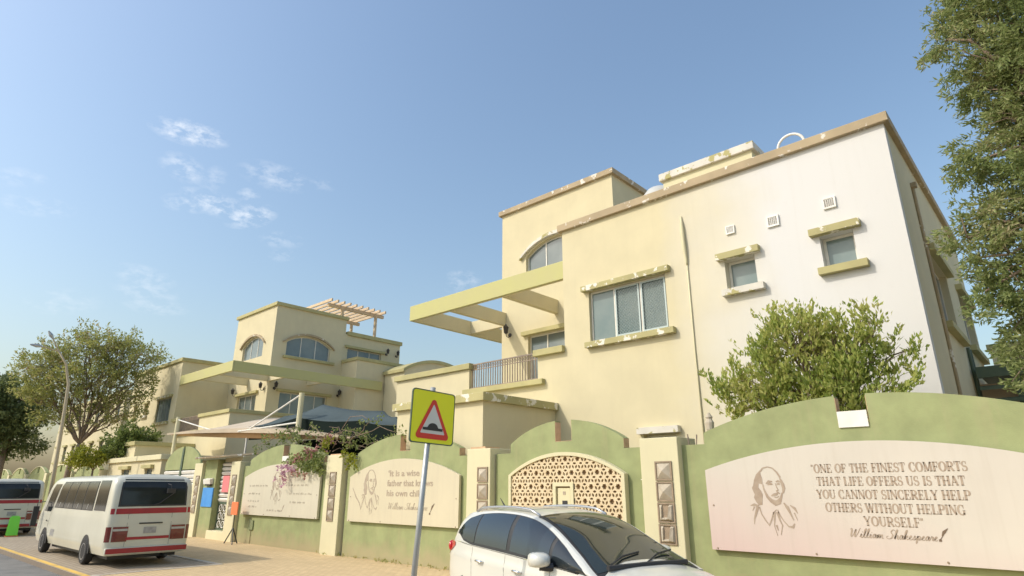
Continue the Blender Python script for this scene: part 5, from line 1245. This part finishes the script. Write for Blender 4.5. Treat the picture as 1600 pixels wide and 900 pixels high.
def tree(name, cat, label, base, trunk, lobes, leafm, clumps, per, ln, wd, seed, spray=.5, spread=.22, droop=0, up=.1, tr=.25, twig=.3, barkm='bark', shell=.55, group=None, limb=.36, stray=.0):
    """trunk: points from the ground to the fork; lobes: (centre, (rx, ry, rz)) of the crown's masses"""
    r = random.Random(seed); root = empty(name, base, label, cat, group)
    tb = MB(); tk = [Vector(p) for p in trunk]; n = len(tk)
    tb.tube(tk, [tr * (1 - .45 * i / max(1, n - 1)) for i in range(n)], 10)
    lf = MB(); vol = [a[1][0] * a[1][1] * a[1][2] for a in lobes]; tot = sum(v ** .75 for v in vol)
    for (c, rad), v in zip(lobes, vol):
        c = Vector(c); fork = tk[-1] if c.z > tk[-1].z - .3 else tk[max(0, n - 2)]
        pts = branch(tb, r, fork, c, tr * limb, tr * .10)
        m = max(3, int(clumps * v ** .75 / tot))
        for i in range(m):
            d = rv(r); q = r.random() ** (1 - shell)
            if q < .30: q = .3 + .3 * r.random()
            e = 1 + (r.gauss(0, .10) if r.random() > stray else r.uniform(.1, .35)); p = c + Vector((d.x * rad[0], d.y * rad[1], d.z * rad[2])) * q * e
            ax = (Vector((d.x, d.y, d.z)) * .8 + rv(r) * .55 + Vector((0, 0, up - droop))).normalized() * spray * r.uniform(.6, 1.3)
            foliage(lf, r, p - ax * .4, ax, int(per * r.uniform(.6, 1.35)), spread, ln, wd, droop, up)
            if r.random() < twig: branch(tb, r, pts[r.randrange(2, len(pts))], p + ax * .2, tr * .10, tr * .025, .10, 3)
    tb.build('trunk', M[barkm], root, smooth=True, norm=False)
    lf.build('crown', M[leafm], root, norm=False)
    return root
# big tree at the right edge; its trunk stands outside the frame
R2 = 14.6
def at(x, y, Y): return tuple(onY(x, y, Y))
lob = []
for x, y, Y, rad in ((1545, 30, 15.2, .95), (1600, -40, 15, 1.6), (1480, 62, 15, .62), (1530, 130, 15.2, .66), (1600, 110, 15.5, 1.15), (1500, 16, 15.4, .55), (1640, 230, 15.5, 1.2),
                     (1545, 245, 15, .62), (1510, 262, 15, .42), (1600, 320, 15.5, .85), (1550, 345, 15, .60), (1512, 372, 15, .46), (1570, 420, 15.3, .68), (1530, 402, 15, .45), (1620, 470, 15.5, .9),
                     (1560, 480, 15, .42), (1540, 455, 15, .34), (1592, 530, 15.2, .42), (1640, 560, 15.4, .75), (1600, 600, 15, .26), (1580, 190, 15.4, .62), (1700, 60, 15.5, 2.0), (1720, 330, 15.5, 1.8), (1700, 540, 15.5, 1.2), (1760, 150, 16, 2.2)):
    lob.append((at(x, y, Y), (rad, rad, rad * .92)))
tree('broadleaf_tree', 'tree', 'tall grey green tree filling the right edge, leaning over the villa side wall', (3.2, 15.5, 0), [(3.2, 15.5, 0), (3.1, 15.5, 2.5), (2.6, 15.4, 4.5), (2.2, 15.4, 6.5), (1.8, 15.4, 8.5)], lob, 'rtree_leaf', 3000, 40, .125, .040, 5, spray=.36, spread=.15, droop=.12, up=.05, tr=.20, twig=.10, stray=.12)
# bush before the glare-whitened wall
lob = []
for x, y, rad in ((1190, 560, .50), (1240, 540, .60), (1285, 545, .55), (1220, 510, .36), (1260, 508, .34), (1300, 510, .34), (1350, 520, .28), (1330, 560, .55), (1385, 540, .26), (1160, 600, .45), (1130, 615, .30), (1210, 600, .55), (1270, 600, .6),
                  (1330, 600, .6), (1395, 580, .26), (1425, 545, .20), (1410, 605, .22), (1150, 640, .36), (1200, 640, .45), (1120, 605, .18), (1270, 650, .5), (1340, 640, .5), (1435, 585, .12), (1370, 505, .2), (1245, 492, .16), (1205, 498, .16), (1345, 496, .16)):
    lob.append((at(x, y, 15.0 + ((x * 7) % 10 - 5) * .08), (rad, rad * .8, rad * .85)))
tree('leafy_bush', 'bush', 'bright olive green bush of upright twigs rising behind the biggest board', (-4.0, 15, 0), [(-4.0, 15, 0), (-4.0, 15, 1.5), (-4.05, 15, 3.3)], lob, 'bush_leaf', 700, 22, .13, .058, 8, spray=.62, spread=.12, up=.85, tr=.12, twig=.6, stray=.40, shell=.40)
# feathery tree beyond the buses
TB = Vector((-53.5, 15.8, 0)); lob = []
def atd(x, y, d): v = ray(x, y); v = v / sqrt(v.x ** 2 + v.y ** 2); return Vector((0, 0, EYE)) + v * d
D0 = TB.xy.length
for x, y, dd, rad in ((140, 545, 0, 2.2), (100, 565, 1, 2.0), (180, 550, 0, 2.0), (215, 560, -1, 1.7), (240, 560, 0, .9), (70, 570, 1, 1.7), (45, 575, 2, 1.2), (140, 590, -1, 2.2), (190, 595, 0, 1.9), (95, 605, 0, 1.8), (225, 590, -1, 1.2), (60, 605, 2, 1.4), (150, 524, 0, 1.1), (195, 533, -1, 1.0), (120, 632, 1, 1.4), (170, 630, 0, 1.3), (205, 625, 0, 1.0), (250, 553, 0, .5), (85, 640, 1, 1.0), (190, 650, -1, .8), (215, 642, -1, .7), (160, 655, -1, .7), (50, 620, 2, 1.2), (105, 660, 0, .8), (135, 648, 1, .9), (70, 650, 1, .9), (228, 615, -1, .8), (40, 600, 2, 1.0)):
    p = atd(x, y, D0 + dd); lob.append((tuple(p), (rad, rad, rad * .62)))
f0, f1 = atd(124, 694, D0), atd(108, 730, D0)
tree('feathery_tree', 'tree', 'wide feathery tree with brown pods and forked bare trunk behind the nearer bus', (f1.x, f1.y, 0), [(f1.x - .3, f1.y, 0), tuple(f1), tuple(f0)], lob, 'ltree_leaf', 920, 26, .24, .09, 11, spray=1.1, spread=.34, up=.15, tr=.24, twig=.35, stray=.32, limb=.26)
# heavier limbs seen against the pale wall
# dark tree at the left edge
lob = []
for x, y, rad in ((20, 625, 2.6), (5, 660, 2.4), (35, 655, 2.0), (-25, 640, 3.2), (15, 690, 2.0), (-10, 610, 2.2), (42, 690, 1.4)):
    lob.append((tuple(atd(x, y, 74)), (rad, rad, rad * .8)))
d0 = atd(8, 700, 74)
tree('dense_tree', 'tree', 'dense dark green tree at the left edge behind the farther bus', (d0.x, d0.y, 0), [(d0.x, d0.y, 0), tuple(d0)], lob, 'dark_leaf', 620, 30, .34, .15, 12, spray=.9, spread=.5, tr=.35, twig=.1)
lob = [(tuple(atd(x, y, 50)), (r_, r_, r_ * .8)) for x, y, r_ in ((205, 685, 1.2), (190, 690, 1.0), (225, 690, 1.2), (245, 700, .8), (180, 702, .8), (210, 705, 1.2))]
d0 = atd(210, 720, 50)
tree('round_shrub', 'shrub', 'mid green round shrub over the guard room, left of the second villa', (d0.x, d0.y, 0), [(d0.x, d0.y, 0), tuple(d0)], lob, 'shrub_leaf', 330, 26, .22, .10, 13, spray=.5, spread=.3, tr=.14, twig=.15)
lob = [(tuple(atd(x, y, 50.5)), (r_, r_, r_ * .6)) for x, y, r_ in ((130, 716, .9), (150, 715, .8), (165, 714, .6), (118, 722, .6))]
d0 = atd(145, 735, 50.5)
tree('yellow_shrub', 'shrub', 'low yellow green shrub topping the far wall below the feathery tree', (d0.x, d0.y, 0), [(d0.x, d0.y, 0), tuple(d0)], lob, 'lime_leaf', 150, 24, .17, .085, 14, spray=.4, spread=.28, tr=.1, twig=.1)
# bougainvillea over the wall: leaves, dry stems, two colours of bract
r = random.Random(31); bo_ = empty('bougainvillea', (-22, 13.3, 0), 'pink bougainvillea spilling over the green wall onto the script board', 'climbing plant')
lf, br1, br2, st_ = MB(), MB(), MB(), MB()
def bg(x, y, Y, n, sp, which, ln=.13, wd=.085):
    c = onY(x, y, Y); ax = Vector((r.uniform(-.2, .2), -.05, r.uniform(-.1, .18)))
    foliage(which, r, c, ax, n, sp, ln, wd)
for i in range(75):   # ridge of leaves along the wall top
    t = r.random(); x = 400 + 235 * t; y = 700 - 18 * sin(pi * t) + r.gauss(0, 9); bg(x, y, 13.3 + r.uniform(-.2, .4), 9, .2, lf)
for i in range(70): bg(r.uniform(470, 505), r.uniform(704, 742), 12.72 + r.uniform(-.2, .1), 9, .15, lf, .12, .08)
for i in range(26): bg(r.uniform(448, 476), r.uniform(712, 726), 12.7, 7, .14, lf, .11, .07)
for i in range(22): bg(r.uniform(412, 470), r.gauss(683, 7), 13.4, 8, .22, lf)
for i in range(14): bg(r.gauss(447, 5), r.gauss(736, 7), 12.62, 9, .13, br1, .13, .10)
for i in range(20): t = r.random(); bg(455 + 45 * t + r.gauss(0, 3), 722 - 16 * t + r.gauss(0, 3), 12.65, 9, .14, br2, .12, .09)
for i in range(6): bg(r.gauss(440, 3), r.gauss(750, 5), 12.62, 8, .09, br1, .11, .08)
for i in range(8): bg(r.gauss(468, 12), r.gauss(741, 4), 12.66, 6, .10, br2, .11, .08)
for i in range(10): bg(r.gauss(512, 5), r.gauss(690, 6), 13.2, 7, .14, br2, .11, .08)
for i in range(24):
    x, y = r.uniform(410, 600), r.uniform(676, 706); a = onY(x, y, 13.35); b = onY(x + r.uniform(-45, 45), y + r.uniform(-22, 14), 13.2 + r.uniform(-.2, .5)); branch(st_, r, a, b, .014, .006, .25, 4)
for x, y, x2, y2 in ((500, 700, 575, 655), (545, 692, 620, 676), (560, 680, 590, 655), (520, 700, 556, 668), (545, 700, 548, 690), (470, 702, 500, 716), (500, 716, 470, 741)):
    branch(st_, r, onY(x, y, 13.2), onY(x2, y2, 13.0), .018, .008, .12, 5)
    for i in range(4): bg(x2 + r.uniform(-14, 14), y2 + r.uniform(-4, 10), 13.0, 6, .16, lf, .11, .07)
st_.tube([(-21.6, 13.4, 0), (-21.5, 13.4, 1.6), (-21.7, 13.3, 3.1)], [.07, .055, .04], 7)
lf.build('leaves', M['vine_leaf'], bo_, norm=False); st_.build('stems', M['bark'], bo_, norm=False, smooth=True)
br1.build('pink_bracts', M['bract'], bo_, norm=False); br2.build('dry_bracts', M['dry_bract'], bo_, norm=False)
yl = MB()
for i in range(16): bg(r.gauss(546, 4), r.gauss(716, 6), 12.75, 9, .14, yl, .12, .09)
for i in range(10): bg(r.gauss(512, 5), r.gauss(691, 5), 13.0, 8, .14, yl, .12, .09)
yl.build('yellow_leaves', M['lime_leaf'], bo_, norm=False)
# dusty weeds and blown leaves along the foot of the wall
r = random.Random(77); wd_ = MB()
for i in range(60):
    x = r.uniform(-21, -12); foliage(wd_, r, (x, 12.86 - abs(r.gauss(0, .1)), .0), (0, 0, .06), 5, .06, .08, .03)
wo2 = wd_.build('weeds', M['ltree_leaf'], None, norm=False); tag(wo2, kind='stuff')

# ------------------------------------------------------------------ bring the plan to metres
for o in list(sc.objects):
    if o.parent is None and o.type in {'MESH', 'EMPTY'}:
        o.location = Vector(o.location) * S; o.scale = (S, S, S)
